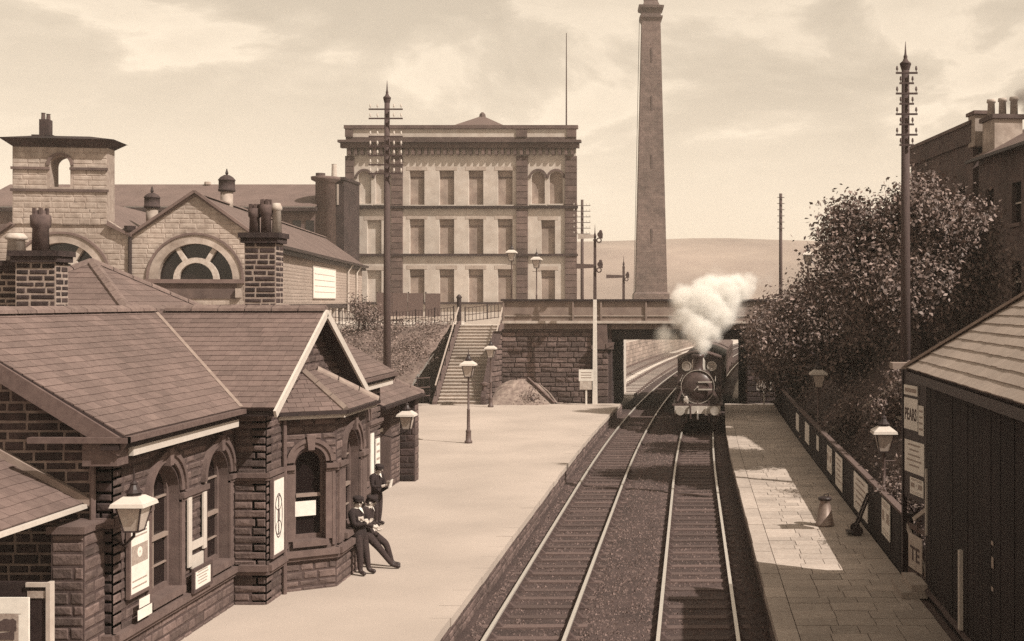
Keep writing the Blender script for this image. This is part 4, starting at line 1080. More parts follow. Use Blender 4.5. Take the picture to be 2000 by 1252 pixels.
# body of the block behind the face, its flank falling away from the line
zt = Z(256)
MB().prism([(X(678), MY + .5, 1.9), (X(1124), MY + .5, 1.9), (X(1124) - 4.5, MY + 40, 1.9), (X(678) - 2, MY + 40, 1.9)], [(X(678), MY + .5, zt), (X(1124), MY + .5, zt), (X(1124) - 4.5, MY + 40, zt), (X(678) - 2, MY + 40, zt)]).build('body', M_milltrim, ml)
for h, k in holes:
    l = h.loop(); n = len(l); win = MB().add([fM.p(x, -.36, z) for x, z in l], [tuple(range(n))]).build('window', M_mill if k == 2 else M_millfill, ml)
    MB().fbox(fM, h.a - h.r - .12, h.a + h.r + .12, -.02, .12, h.c0 - .14, h.c0 - .002).build('sill', M_mill, win)
    if h.arch:
        MB().ring(fM, h.a, h.cs, h.r + .05, h.r + .26, 0, .1).build('hood_mould', M_milltrim, win)
    else:
        MB().fbox(fM, h.a - h.r - .3, h.a + h.r + .3, 0, .025, h.cs + .02, h.cs + .38).build('lintel', mat('mill_lintel', .30, .2, 1.5), win)
        if k == 0: MB().fbox(fM, h.a - h.r, h.a + h.r, -.355, -.30, h.cs - .72, h.cs - .62).build('transom', M_milltrim, win)
for a, b in ((675, 692), (765, 787), (1009, 1031), (1104, 1127)):
    p = MB().fbox(fM, X(a), X(b), .004, .18, 1.9, Z(305)).build('pilaster', M_milltrim, ml)
    z = 4.0; i = 0
    while z < Z(312):
        hgt = .62; MB().fbox(fM, X(a) + .02, X(b) - .02, .181, .24, z, min(z + hgt - .06, Z(308))).build('block', M_milltrim, p); z += hgt
for py, hh in ((405, 5), (498, 4.5), (592, 4)):
    MB().fbox(fM, X(673), X(1129), .02, .34, Z(py + hh * .5), Z(py - hh * .5)).build('string_course', M_stone_dark, ml)
c = MB().fbox(fM, X(668), X(1132), .01, .62, Z(290), Z(280)).build('cornice', M_milltrim, ml)
MB().fbox(fM, X(664), X(1136), .02, .85, Z(279.8), Z(275)).build('cornice_top', M_milltrim, c)
x = X(682)
while x < X(1122):
    MB().fbox(fM, x, x + .28, .01, .5, Z(303), Z(290.3)).build('bracket', M_milltrim, c); x += .62
MB().fbox(fM, X(676), X(1126), .0, .1, Z(274.6), Z(252)).build('parapet', M_mill, ml)
MB().fbox(fM, X(676), X(1126), .101, .14, Z(274.6), Z(268)).build('parapet_base', M_milltrim, ml)
for a, b in ((675, 690), (1009, 1030), (1108, 1126)): MB().fbox(fM, X(a), X(b), .102, .24, Z(267.8), Z(252)).build('parapet_pier', M_milltrim, ml)
MB().fbox(fM, X(673), X(1129), -.3, .3, Z(251.8), Z(245)).build('parapet_coping', M_milltrim, ml)
rf = MB(); a, b, cx = X(866), X(980), X(921); zr = CAMZ + (588 - 247) * (MY + 3) / FPX
rf.add([(a, MY + 3, zr), (b, MY + 3, zr), (b + .3, MY + 11, zr), (a - .3, MY + 11, zr), (cx, MY + 6, CAMZ + (588 - 226) * (MY + 6) / FPX)], [(0, 1, 4), (1, 2, 4), (2, 3, 4), (3, 0, 4)]); rf.build('roof', M_slate, ml)
MB().lathe((cx, MY + 6, CAMZ + (588 - 229) * (MY + 6) / FPX), [(.35, 0), (.3, .3), (.12, .5)], 8).build('roof_finial', M_milltrim, ml)
MB().tube((X(1106), MY + .1, Z(275)), (X(1106), MY + .1, Z(64)), .085, .035, 8).build('flagpole', M_pole, ml)

# ---- the mill chimney
CY = 200.0; cx = bx(1271, CY)
mc = thing('mill_chimney', 'very tall tapering square stone mill chimney behind the bridge', 'chimney', (cx, CY, 3.7))
M_chim = mat('chimney_stone', .095, .3, 1.2, brick=(1.1, .5, .03, .12, .7), blot=.25, bl_scale=.15, bump=.2, bscale=4)
rt = .785 + .10; s2 = 1.4142
hb, ht = 2.62, 1.56
prof = [(3.3 * s2, 3.0), (3.3 * s2, 8.0), (hb * 1.05 * s2, 8.4)]
z0_, z1_ = 8.4, bz(46, CY)
MB().lathe((cx, CY, 0), [(3.0 * s2, 1.9), (3.0 * s2, 7.5), (hb * s2, 7.9), (ht * s2, z1_)], 4, rot=rt).build('shaft', M_chim, mc)
zt = z1_
MB().lathe((cx, CY, 0), [(ht * s2, zt + .01), (ht * 1.05 * s2, zt + .3), (ht * 1.22 * s2, zt + .7), (ht * 1.22 * s2, zt + 1.0), (ht * 1.02 * s2, zt + 1.01), (ht * 1.02 * s2, zt + 2.0), (ht * 1.32 * s2, zt + 2.3), (ht * 1.36 * s2, zt + 2.7), (ht * .9 * s2, zt + 2.9), (ht * .72 * s2, zt + 3.6), (ht * .75 * s2, zt + 4.4)], 4, rot=rt).build('crown', M_milltrim, mc)
for py in (112, 205, 318, 462):
    z = bz(py, CY); k = (z - 7.9) / (z1_ - 7.9); r = hb + (ht - hb) * k; d = Vector((math.cos(rt - math.pi * .75), math.sin(rt - math.pi * .75), 0)); s = Vector((-d.y, d.x, 0))
    c = Vector((cx, CY, z)) + d * (r + .0) ; 
    MB().bar(c - Vector((0, 0, 1.2)), c + Vector((0, 0, 1.2)), .28, .16, up=d).build('slit', M_ink, mc)
a = Vector((cx, CY, 0)) + Vector((-2.9, -1.2, 3)); b = Vector((cx, CY, z1_ + 1)) + Vector((-1.9, -.4, 0)); MB().tube(a, b, .045, None, 5).build('lightning_rod', M_iron, mc)

M_whb = mat('wall_brick', .24, .2, 4, blot=.15)
M_mortar_hall = mat('mortar_hall', .24, .25, 4, blot=.2)
PHS = Pieces('stone', M_hall, 'stones', 300)
class Lun2(Hole):
    def __init__(s, a, r, cs): s.a = a; s.rr = r; s.cs = cs
    def span(s, z0, z1, m):
        if z1 < s.cs - .95: return None
        if z0 < s.cs: return (s.a - 2.2, s.a + 2.2)
        dz = z0 - s.cs
        return None if dz >= s.rr else (s.a - math.sqrt(s.rr ** 2 - dz * dz), s.a + math.sqrt(s.rr ** 2 - dz * dz))
# ---- hall with lunette gables and bell turret, turned a little from the line
HC = Vector((-21.26, 58.0, 0)); HU = Vector((.988, .152, 0)).normalized(); HD = Vector((-HU.y, HU.x, 0)); HL = 40.5
hl = thing('hall', 'pale stone hall with two gables, half-round windows and a bell turret', 'hall', HC + Vector((0, 0, PZ)))
Z = lambda p: CAMZ + (588 - p) / 40.2
fH = Fr(HC, HU)
class Lun(Hole):
    def loop(s, n=22): return [(s.a + s.r * math.cos(math.pi * i / n), s.cs + s.r * math.sin(math.pi * i / n)) for i in range(n + 1)]
roofm = MB(); GW = 5.98; ZEV, ZAP = 9.55, 11.6; ZEV1 = 9.42
for ga in range(2):
    pr_x = -GW * ga; pl_x = pr_x - GW; pa_x = pr_x - GW / 2 - (.15 if ga else 0)
    ze_r = ZEV1 if ga == 0 else ZEV
    out = [(pl_x + .01, 3), (pr_x - .01, 3), (pr_x - .01, ze_r), (pa_x, ZAP), (pl_x + .01, ZEV)]
    h = Lun(pa_x, 3.5, Z(545), Z(545)); h.r = 1.74
    mb = MB(); wall_mesh(mb, fH, out, [h], .4); w_ = mb.build('gable_wall', M_mortar_hall, hl)
    stones(PHS, w_, fH, out, [Lun2(pa_x, 2.25, h.cs)], h=.24, lmin=.4, lmax=.9, proud=.015, gap=.02, marg=0, zlo=5.4)
    win = MB().add([fH.p(x, -.36, z) for x, z in h.loop()], [tuple(range(23))]).build('lunette_window', M_glass, hl)
    MB().ring(fH, h.a, h.cs, 1.74, 2.16, -.02, .07, n=24).build('arch_ring', M_hall, win)
    MB().ring(fH, h.a, h.cs, 2.165, 2.27, -.02, .14, n=24).build('hood_mould', M_milltrim, win)
    MB().ring(fH, h.a, h.cs, .80, 1.06, -.34, -.05, n=16).build('inner_arch', M_potpale, win)
    for t in (60, 120):
        ca, sa = math.cos(R(t)), math.sin(R(t)); p0 = fH.p(h.a + 1.0 * ca, -.2, h.cs + 1.0 * sa); p1 = fH.p(h.a + 1.76 * ca, -.2, h.cs + 1.76 * sa)
        MB().bar(p0, p1, .22, .26, up=fH.n).build('mullion', M_potpale, win)
    MB().fbox(fH, h.a - 2.3, h.a + 2.3, -.02, .2, h.cs - .2, h.cs - .003).build('sill', M_milltrim, win)
    MB().fbox(fH, h.a - 1.9, h.a + 1.9, .0, .05, h.cs - .95, h.cs - .202).build('apron', M_milltrim, win)
    MB().fbox(fH, h.a + 1.9, h.a + 2.15, .0, .25, h.cs - .9, h.cs - .45).build('corbel', M_hall, win)
    tz = ZAP - (ZAP - ZEV) * 2.25 / 3
    for (p, q) in ([((pl_x - .05, ZEV - .05), (pa_x, ZAP + .1)), ((pa_x, ZAP + .1), (pr_x + .12, ze_r - .05))] if ga == 0 else [((pl_x - .05, ZEV - .05), (-9.15 - 2.14, tz)), ((-9.15 + 2.14, tz), (pr_x + .12, ze_r - .05))]):
        MB().bar(fH.p(p[0], .08, p[1]), fH.p(q[0], .08, q[1]), .4, .13).build('verge', M_milltrim, w_)
    for sx0, sx1, z0, z1 in ((pl_x, pa_x, ZEV, ZAP), (pa_x, pr_x + (.35 if ga == 0 else 0), ZAP, ze_r - (.2 if ga == 0 else 0))):
        P = [fH.p(sx0, .1, z0), fH.p(sx1, .1, z1), fH.p(sx1, -HL, z1), fH.p(sx0, -HL, z0)]; slab(roofm, P, .1)
roofm = roofm.build('roof', M_slate, hl)
caps(roofm, fH.p(-GW / 2, 0, ZAP + .02), fH.p(-GW / 2, -HL, ZAP + .02), 'ridge_tile', 1.2, .16)
for k in range(2):
    c_ = fH.p(-GW / 2 + .6, -22 - k * 14, ZAP - .5); 
mbp = MB().tube(fH.p(-GW, .12, Z(448)), fH.p(-GW, .12, 3), .09, None, 8).lathe(fH.p(-GW, .12, Z(458)), [(.1, 0), (.26, .18), (.28, .4)], 8); mbp.build('down_pipe', M_dkpaint, hl)
# bell turret
TC = -9.15; tw_ = 2.12
tw = [(TC - tw_, Z(440)), (TC + tw_, Z(440)), (TC + tw_, Z(288)), (TC - tw_, Z(288))]
ho = Hole(TC, .92, Z(368), Z(326), True)
fT = Fr(fH.p(0, .10, 0), HU); mb = MB(); wall_mesh(mb, fT, tw, [ho], 1.1)
fTb = Fr(fH.p(0, -1.0, 0), HU); loops = MB(); wall_mesh(loops, fTb, tw, [ho], .01)
tu = mb.add(loops.v, loops.f).build('bell_turret', M_mortar_hall, hl)
stones(PHS, tu, fT, tw, [ho], h=.26, lmin=.4, lmax=.9, proud=.015, gap=.02, marg=.12)
PHS.finish()
c = Z(277); B = lambda a, b, z: fT.p(a, b, z)
def frust(a0, b0, z0, a1, b1, z1):
    return MB().prism([B(TC - a0, b0, z0), B(TC + a0, b0, z0), B(TC + a0, -1.1 - b0, z0), B(TC - a0, -1.1 - b0, z0)], [B(TC - a1, b1, z1), B(TC + a1, b1, z1), B(TC + a1, -1.1 - b1, z1), B(TC - a1, -1.1 - b1, z1)])
frust(tw_ - .02, .05, Z(291), tw_ + .42, .5, c).build('turret_cornice', M_stone_dark, tu)
frust(tw_ + .48, .56, c + .002, tw_ - .9, -.4, c + .24).build('turret_cap', M_stone_dark, tu)
MB().fbox(fT, TC - tw_ - .05, ho.a - ho.r, .0, .12, Z(335), Z(330)).build('string_course', M_milltrim, tu); MB().fbox(fT, ho.a + ho.r, TC + tw_ + .05, .0, .12, Z(335), Z(330)).build('string_course', M_milltrim, tu)
MB().ring(fT, ho.a, ho.cs, ho.r + .01, ho.r + .15, 0, .07).build('arch_ring', M_milltrim, tu)
MB().fbox(fT, TC - tw_ - .08, TC + tw_ + .08, .0, .1, Z(377), Z(372)).build('string_course', M_milltrim, tu)
MB().fbox(fT, TC - 1.05, TC - .62, -.8, -.3, c + .1, Z(236)).fbox(fT, TC - 1.32, TC - .38, -1.0, -.1, c + .05, Z(267)).build('turret_chimney', M_stone_dark, tu)
for dx, h_ in ((-.95, .3), (-.72, .25)): MB().lathe(fT.p(TC + dx, -.55, Z(236)), [(.10, 0), (.085, h_), (.11, h_ + .03)], 8).build('chimney_pot', M_pot, tu)
# side wall towards the railway: upper floor carried on posts
fWh = Fr(HC + HU * .01, HD, HU); LW = HL
w_ = MB().fbox(fWh, .02, LW, -.5, 0, 6.15, 9.3).build('side_wall', M_mortar_pale, hl)
pcq = Pieces('brick', M_whb, 'bricks', 0); stones(pcq, w_, fWh, [(.1, 6.2), (LW, 6.2), (LW, 9.25), (.1, 9.25)], [], h=.2, lmin=.5, lmax=1.0, proud=.012, gap=.025); pcq.finish()
MB().fbox(fWh, .02, LW, -6, -1.6, 0, 6.0).build('lower_wall', M_stone_dark, hl)
MB().fbox(fWh, .02, LW, -1.6, -.02, 5.85, 6.145).build('floor_beam', M_dkpaint, hl)
for i in range(11):
    a = 8 + i * 3.1; MB().fbox(fWh, a, a + .5, -.5, -.06, .3, 5.84).build('post', M_potpale if i % 2 else M_gird_l, hl)
MB().bar(fWh.p(0, .42, 9.17), fWh.p(LW + .3, .42, 9.17), .2, .16).build('gutter', M_dkpaint, hl)
MB().fbox(fWh, .0, LW + .2, .002, .3, 8.85, 9.08).build('eaves_board', M_dkpaint, hl)
for a in (LW - 9, LW - 4): MB().path([fWh.p(a, .4, 9.1), fWh.p(a - .3, .12, 8.6), fWh.p(a - .3, .12, 1)], .09, 6).build('down_pipe', M_potpale, hl)
sgn = board('name_board', 'framed pale sign board high on the side wall of the hall', 'sign board', fWh, 15.5, 25.0, 6.55, 8.5, None, frame=M_dkpaint)
sgn.children[0].data.materials[0] = M_gird_l
for i in range(4): MB().fbox(fWh, 16, 24.5, .083, .086, 6.9 + i * .38, 6.94 + i * .38).build('print_line', M_inkmid, sgn)

# ---- roof ventilators on the hall
def ventilator(px, ptop, pmid, pbot, pw, Y, label):
    x = bx(px, Y); r = pw / 2 * Y / FPX; z = lambda p: bz(p, Y)
    t = thing('roof_ventilator', label, 'roof ventilator', (x, Y, z(pbot)), 'domed roof ventilators')
    MB().lathe((x, Y, z(pbot) - .6), [(r * .78, 0), (r * .78, z(pmid) - z(pbot) + .6)], 14).build('neck', M_hall, t, True)
    h = z(ptop) - z(pmid)
    dr = MB().lathe((x, Y, z(pmid)), [(r * 1.06, -.06), (r * 1.06, .06), (r, .07), (r, h * .62), (r * 1.08, h * .64), (r * 1.08, h * .68), (r * .8, h * .86), (r * .35, h)], 16).build('drum', M_stone_dark, t, True)
    MB().lathe((x, Y, z(ptop)), [(.05, 0), (.09, .1), (.02, .35)], 8).build('finial', M_dkpaint, dr)
ventilator(297, 377, 404, 425, 28, 61.5, 'small domed roof ventilator in the valley left of the hall gable')
ventilator(443, 342, 372, 402, 30, 64.2, 'larger domed roof ventilator rising behind the right slope of the hall gable')

# ---- long weaving shed behind the hall
SY = 104.0
sh = thing('weaving_shed', 'long mill shed with pale slate roof behind the hall gables', 'shed', (bx(300, SY), SY, 3.7))
z = lambda p: bz(p, SY)
MB().prism([(bx(-60, SY), SY, z(404)), (bx(617, SY), SY, z(404)), (bx(617, SY) + .0, SY + 6, z(362) + .35), (bx(-60, SY), SY + 6, z(362) + .35)], [(bx(-60, SY), SY, z(402)), (bx(617, SY), SY, z(402)), (bx(617, SY), SY + 6.2, z(362) + .7), (bx(-60, SY), SY + 6.2, z(362) + .7)]).build('roof', M_slate, sh)
MB().box(bx(-60, SY), bx(616, SY), SY + .4, SY + 12, 1.9, z(405)).build('wall', M_milltrim, sh)
MB().box(bx(-60, SY), bx(618, SY), SY - .1, SY + .4, z(412), z(404.5)).build('gutter', M_stone_dark, sh)
for px in (577, 603):
    MB().box(bx(px, SY) - .35, bx(px, SY) + .35, SY + .32, SY + .39, z(470), z(430)).build('window', M_glass, sh)
MB().lathe((bx(351, SY), SY + 6, z(364)), [(.22, 0), (.2, .7), (.35, .75), (.3, 1.0)], 8).build('roof_vent', M_hall, sh)
# ---- round vent tower and boiler house against the mill
TY = 105.0
tt = thing('round_tower', 'round stone vent tower with flat cap against the mill corner', 'tower', (bx(636, TY), TY, 3.7))
z = lambda p: bz(p, TY); r = 20 * TY / FPX
MB().lathe((bx(636, TY), TY, 1.9), [(r * 1.05, 0), (r * .95, z(356) - 1.9), (r * 1.35, z(352) - 1.9), (r * 1.4, z(346) - 1.9), (r * .8, z(345) - 1.9)], 20).build('shaft', M_ashlar, tt, True)
MB().lathe((bx(626, TY), TY, z(346)), [(.42, 0), (.42, .35), (.3, .36), (.3, .3)], 12).build('cap_drum', M_pot, tt); MB().lathe((bx(650, TY), TY + .4, z(346)), [(.25, 0), (.22, 1.15), (.24, 1.2)], 10).build('cap_pipe', M_potpale, tt)
bh = thing('boiler_house', 'narrow dark building squeezed between round tower and mill', 'building', (bx(664, 108), 108, 3.7))
MB().box(bx(652, 108), bx(672, 108), 108, 113, 1.9, bz(352, 108)).build('wall', M_stone_dark, bh); MB().box(bx(650, 108), bx(674, 108), 107.8, 113, bz(351.5, 108), bz(346, 108)).build('roof', M_stone_dark, bh)
MB().box(bx(660, 108) - .08, bx(660, 108) + .08, 107.9, 107.99, bz(400, 108), bz(360, 108)).build('window', M_lampglass, bh)

# ---- terrace of houses above the bank on the right
hs = thing('terrace_house', 'tall dark stone house end with stepped parapet above the lane', 'house', (11.2, 60, 5.4), 'houses along the lane')
A0, A1 = Vector((11.2, 60, 0)), Vector((12.2, 51, 0)); dd = (A1 - A0).normalized()
M_house = mat('house_stone', .06, .35, 2, blot=.3, bl_scale=.6, bump=.3, bscale=8)
fh = Fr(A0, dd, (dd.y, -dd.x, 0)); 
if fh.n.x > 0: fh.n = -fh.n
LH = (A1 - A0).length
def house(t, fh, L0, L1, zb, ze, wins, dep=9):
    holes = [Hole(a, .95, z0, z0 + 1.6, False) for a, z0 in wins]
    mb = MB(); wall_mesh(mb, fh, [(L0, zb), (L1, zb), (L1, ze), (L0, ze)], holes, .25); mb.build('wall', M_house, t)
    MB().fbox(fh, L0 + .01, L1 - .01, -dep, -.4, zb, ze - .02).build('body', M_house, t)
    for h in holes:
        l = h.loop(); wn = MB().add([fh.p(x, -.2, z) for x, z in l], [tuple(range(len(l)))]).build('window', M_glass, t)
        MB().fbox(fh, h.a - .5, h.a + .5, -.195, -.15, (h.c0 + h.cs) / 2 - .03, (h.c0 + h.cs) / 2 + .03).build('sash_bar', M_white, wn)
        MB().fbox(fh, h.a + .42, h.a + .475, -.194, -.12, h.c0, h.cs).build('frame', M_white, wn)
        MB().fbox(fh, h.a - .6, h.a + .6, -.1, .12, h.c0 - .15, h.c0 - .002).build('sill', M_ashlar, wn)
house(hs, fh, 0, LH, 4.5, 13.2, [(2, 6.6), (5, 6.6), (7.6, 6.6), (2, 9.8), (5, 9.8), (7.6, 9.8)])
MB().fbox(fh, -.05, LH + .05, -.35, .12, 13.2, 14.0).build('parapet', M_house, hs); MB().fbox(fh, -.1, LH + .1, -.45, .2, 14.0, 14.15).build('coping', M_milltrim, hs)
MB().fbox(fh, LH - .3, LH + .55, -.6, .1, 13.0, 14.35).build('parapet_pier', M_hall, hs)
MB().fbox(fh, LH - .4, LH + .65, -.7, .18, 14.352, 14.5).build('pier_cap', M_milltrim, hs)
h2 = thing('terrace_house', 'dark gable-roofed house with three-pot chimney stack at the right edge', 'house', fh.p(LH + 6, 0, 5.4), 'houses along the lane')
house(h2, fh, LH + .7, LH + 30, 4.5, 12.4, [(LH + 2 + 2.9 * i, z) for i in range(9) for z in (6.3, 9.4)], 8)
for i, p in enumerate(([fh.p(LH + .5, .45, 12.35), fh.p(LH + 30, .45, 12.35), fh.p(LH + 30, -3.6, 14.6), fh.p(LH + .5, -3.6, 14.6)], [fh.p(LH + 30, -8.2, 12.2), fh.p(LH + .5, -8.2, 12.2), fh.p(LH + .5, -3.6, 14.6), fh.p(LH + 30, -3.6, 14.6)])):
    m_ = MB(); slab(m_, p, .12); m_.build('roof', M_slate, h2)
MB().fbox(fh, LH + .5, LH + 30, .4, .55, 12.2, 12.33).build('gutter', M_dkpaint, h2)
stk = MB().fbox(fh, LH + .9, LH + 2.3, -1.3, -.1, 12.0, 13.9).build('chimney_stack', M_hall, h2)
MB().fbox(fh, LH + .8, LH + 2.4, -1.42, .02, 13.902, 14.08).build('stack_cap', M_milltrim, stk)
for i in range(3):
    MB().lathe(fh.p(LH + 1.25 + i * .35, -.35 - i * .36, 14.08), [(.17, 0), (.15, .62), (.2, .65), (.18, .78)], 10).build('chimney_pot', M_potpale, stk, True)
# porch lean-to roof on the terrace
MB().hexa([fh.p(3.5, .0, 10.8), fh.p(LH, 0, 10.8), fh.p(LH, 1.1, 10.4), fh.p(3.5, 1.1, 10.4), fh.p(3.5, 0, 10.95), fh.p(LH, 0, 10.95), fh.p(LH, 1.1, 10.5), fh.p(3.5, 1.1, 10.5)]).build('canopy', M_slate, hs)
# ================================================================== right-hand platform things
XS, YS0, YS1, ZS = 4.62, 10.0, 23.1, 5.02      # shelter wall, near end, far end, eaves
sl = thing('waiting_shelter', 'dark boarded waiting shelter with slate roof at the right edge', 'waiting shelter', (6, 16, PZ))
fs_ = Fr((XS, YS1, 0), (0, -1, 0), (-1, 0, 0)); LS = YS1 - YS0
M_board = mat('dark_boards', .013, .4, 6, stretch=(5, 5, .6), bump=.3, blot=.3, bl_scale=.9)
bw_ = MB().fbox(fs_, 0, LS, -.14, -.03, PZ - .05, ZS).build('wall', M_dkpaint, sl)
x = 0.0; 
while x < LS:
    w_ = .19; MB().fbox(fs_, x + .004, x + w_ - .004, -.03, random.uniform(-.008, .004), PZ - .04, ZS - .1).build('plank', M_board, bw_); x += w_
fe_ = Fr((XS, YS1, 0), (1, 0, 0), (0, 1, 0)); MB().fbox(fe_, .02, 4.6, -.14, -.02, PZ - .05, ZS).build('end_wall', M_board, sl)
MB().fbox(fs_, -.03, .05, -.12, .03, 1.75, 3.05).build('corner_post', M_white, sl)
MB().fbox(fs_, 3.0, 3.12, .006, .07, .75, 2.1).build('door_post', M_white, sl)
for (a, z0, z1) in ((5.0, 2.6, 2.66), (5.02, 2.25, 2.42), (5.0, 1.9, 1.96)): MB().fbox(fs_, a, a + .12, .005, .012, z0, z1).build('door_fitting', M_inkmid, sl)
EXs, EYs = 4.25, 23.3; rise = .757; hx = 2.7
c0, c1 = (EXs, EYs, ZS), (EXs, YS0 - .4, ZS); t0, t1 = (EXs + hx, EYs - hx, ZS + hx * rise), (EXs + hx, YS0 - .4, ZS + hx * rise)
c2 = (EXs + 2 * hx, EYs, ZS); c3 = (EXs + 2 * hx, YS0 - .4, ZS)
mb = MB(); pls = [[c1, c0, t0, t1], [c0, c2, t0], [c2, c3, t1, t0]]
for p in pls: slab(mb, p, .07)
srf = mb.build('roof', M_slate_base, sl); PSH = Pieces('slate', mat('shelter_slate', .27, .12, 7, var=.07, blot=.1, rough=.7), 'slates', 300)
slates(PSH, srf, pls[0], .25, .36, lift=.017); slates(PSH, srf, pls[1], .3, .42); slates(PSH, srf, pls[2], .6, .8); PSH.finish()
a, b = Vector(c0), Vector(t0); MB().bar(a + Vector((.05, -.05, .06)), b + Vector((0, 0, .07)), .26, .05).build('hip_flashing', M_lead, srf)
MB().bar(Vector(t0) + Vector((0, 0, .05)), Vector(t1) + Vector((0, 0, .05)), .24, .06).build('ridge_flashing', M_lead, srf)
MB().box(EXs - .28, EXs + .5, EYs - .1, EYs + .28, ZS - .02, ZS + .10).build('gutter_head', M_lead, srf)
MB().box(EXs - .02, EXs + .34, YS0, EYs - .1, ZS - .22, ZS - .06).build('soffit', M_dkpaint, srf)
# advertising screen at the shelter corner
fa = Fr((4.42, 24.35, 0), (.2, -1.0, 0), (-1.0, -.2, 0))
bs = thing('advert_screen', 'tall dark screen for advertising bills at the shelter far corner', 'advert screen', (4.5, 24, PZ))
MB().fbox(fa, -.08, 1.12, -.06, -.005, 2.3, 5.0).build('backing', M_dkpaint, bs); MB().fbox(fa, -.14, -.081, -.08, .02, PZ, 5.0).build('post', M_dkpaint, bs)
MB().fbox(fa, 1.121, 1.18, -.08, .02, PZ, 5.0).build('post', M_dkpaint, bs)
p1 = thing('enamel_sign', 'white enamel sign lettered PEARS on the advert screen', 'sign', fa.p(.4, 0, 3.9))
MB().fbox(fa, 0, .72, .0, .02, 3.72, 4.36).build('panel', M_paper, p1); text_mesh('PEARS', 'lettering', fa, .36, 4.02, .34, .021, M_ink, p1, .62)
MB().fbox(fa, 0, .72, .0, .022, 4.42, 4.62).build('upper_panel', M_paper, p1); MB().fbox(fa, .06, .66, .022, .026, 4.48, 4.56).build('print_line', M_inkmid, p1)
p2 = thing('paper_notice', 'narrow printed bill beside the PEARS sign on the advert screen', 'notice', fa.p(.9, 0, 3.7))
MB().fbox(fa, .76, 1.02, .0, .015, 3.66, 4.25).build('panel', M_paper, p2)
for i in range(4): MB().fbox(fa, .8, .98, .015, .018, 3.76 + i * .12, 3.80 + i * .12).build('print_line', M_inkmid, p2)
board('printed_bill', 'large printed bill in the middle of the advert screen', 'poster', fa, .02, 1.04, 2.85, 3.50, 'lines', b=0, t=.015)
board('printed_bill', 'small torn picture bill at the bottom of the advert screen', 'poster', fa, .30, 1.0, 2.42, 2.76, 'picture', b=0, t=.012)

# ---- platform fence with bills
XFn = lambda y: 4.47 + bend(y) * .5
fc = thing('board_fence', 'black boarded fence along the back of the paved platform', 'fence', (4.5, 40, PZ))
y = 24.6; k = 0
while y < 65.5:
    l = min(2.4, 65.6 - y); a = Vector((XFn(y), y, 0)); b = Vector((XFn(y + l), y + l, 0)); f = Fr(a, b - a, (-(b - a).y, (b - a).x, 0))
    MB().fbox(f, -.06, .06, -.16, -.03, PZ - .3, 1.9).build('post', M_dkpaint, fc)
    cp = MB().fbox(f, 0, l, -.1, .06, 1.842, 1.90).build('capping', M_wood, fc)
    n = 8
    for i in range(n): MB().fbox(f, l * i / n + .005, l * (i + 1) / n - .005, -.03, random.uniform(-.004, .006), PZ - .1, 1.84).build('plank', M_board, fc)
    y += l
def fbill(y0, y1, z0, z1, art, label, tilt=0):
    a = Vector((XFn(y0), y0, 0)); b = Vector((XFn(y1), y1, 0)); f = Fr(a, b - a, (-(b - a).y, (b - a).x, 0)); board('fence_bill', label, 'poster', f, 0, (b - a).length, z0, z1, art, b=.02, t=.02, group='bills on the platform fence')
fbill(26.3, 27.4, .95, 1.78, 'picture', 'nearest white bill on the platform fence, beside the shelter gate')
fbill(29.6, 32.1, .74, 1.72, 'lines', 'widest bill on the platform fence, in line with the milk churn')
fbill(34.6, 36.2, .72, 1.70, 'lines', 'second widest fence bill, just beyond the widest one')
fbill(37.2, 38.4, .85, 1.66, 'picture', 'fence bill between the second widest one and the lamp')
fbill(41.0, 41.7, 1.1, 1.6, None, 'smallest fence bill, right by the lamp column')
fbill(44.4, 46.0, .9, 1.65, None, 'second farthest white bill on the platform fence')
fbill(48.8, 50.2, .9, 1.6, None, 'farthest white bill on the platform fence')
# gate by the shelter
gt = thing('gate', 'wooden gate with diagonal brace between fence and shelter', 'gate', (4.55, 24, PZ))
for z_ in (.75, 1.7): MB().bar((4.5, 24.55, z_), (4.72, 23.2, z_), .05, .09).build('rail', M_wood, gt)
MB().bar((4.48, 24.5, 1.7), (4.70, 23.25, .8), .05, .1).build('brace', M_potpale, gt); MB().bar((4.48, 23.7, 1.95), (4.72, 23.2, 2.3), .05, .08).build('brace', M_potpale, gt)
for t_ in (0, .5, 1): MB().bar((4.5 + .22 * t_, 24.55 - 1.35 * t_, .6), (4.5 + .22 * t_, 24.55 - 1.35 * t_, 1.85), .06, .08).build('stile', M_wood, gt)
fg = Fr((4.49, 24.5, 0), (.2, -1.3, 0), (-1.3, -.2, 0)); gb = thing('gate_bill', 'grey lettered bill hung on the gate beside the shelter', 'poster', fg.p(.7, 0, .9))
MB().fbox(fg, .3, 1.1, .06, .075, .9, 1.6).build('panel', M_gird_l, gb); text_mesh('TE', 'lettering', fg, .7, 1.2, .4, .076, M_ink, gb, .55)
stp = thing('stone_step', 'two shallow stone steps at the gate foot by the shelter', 'steps', (4.3, 23.6, PZ))
MB().box(4.1, 4.6, 22.9, 24.2, PZ, PZ + .12).build('step', M_flag, stp); MB().box(4.3, 4.62, 23.0, 24.1, PZ + .122, PZ + .24).build('step', M_flag, stp)

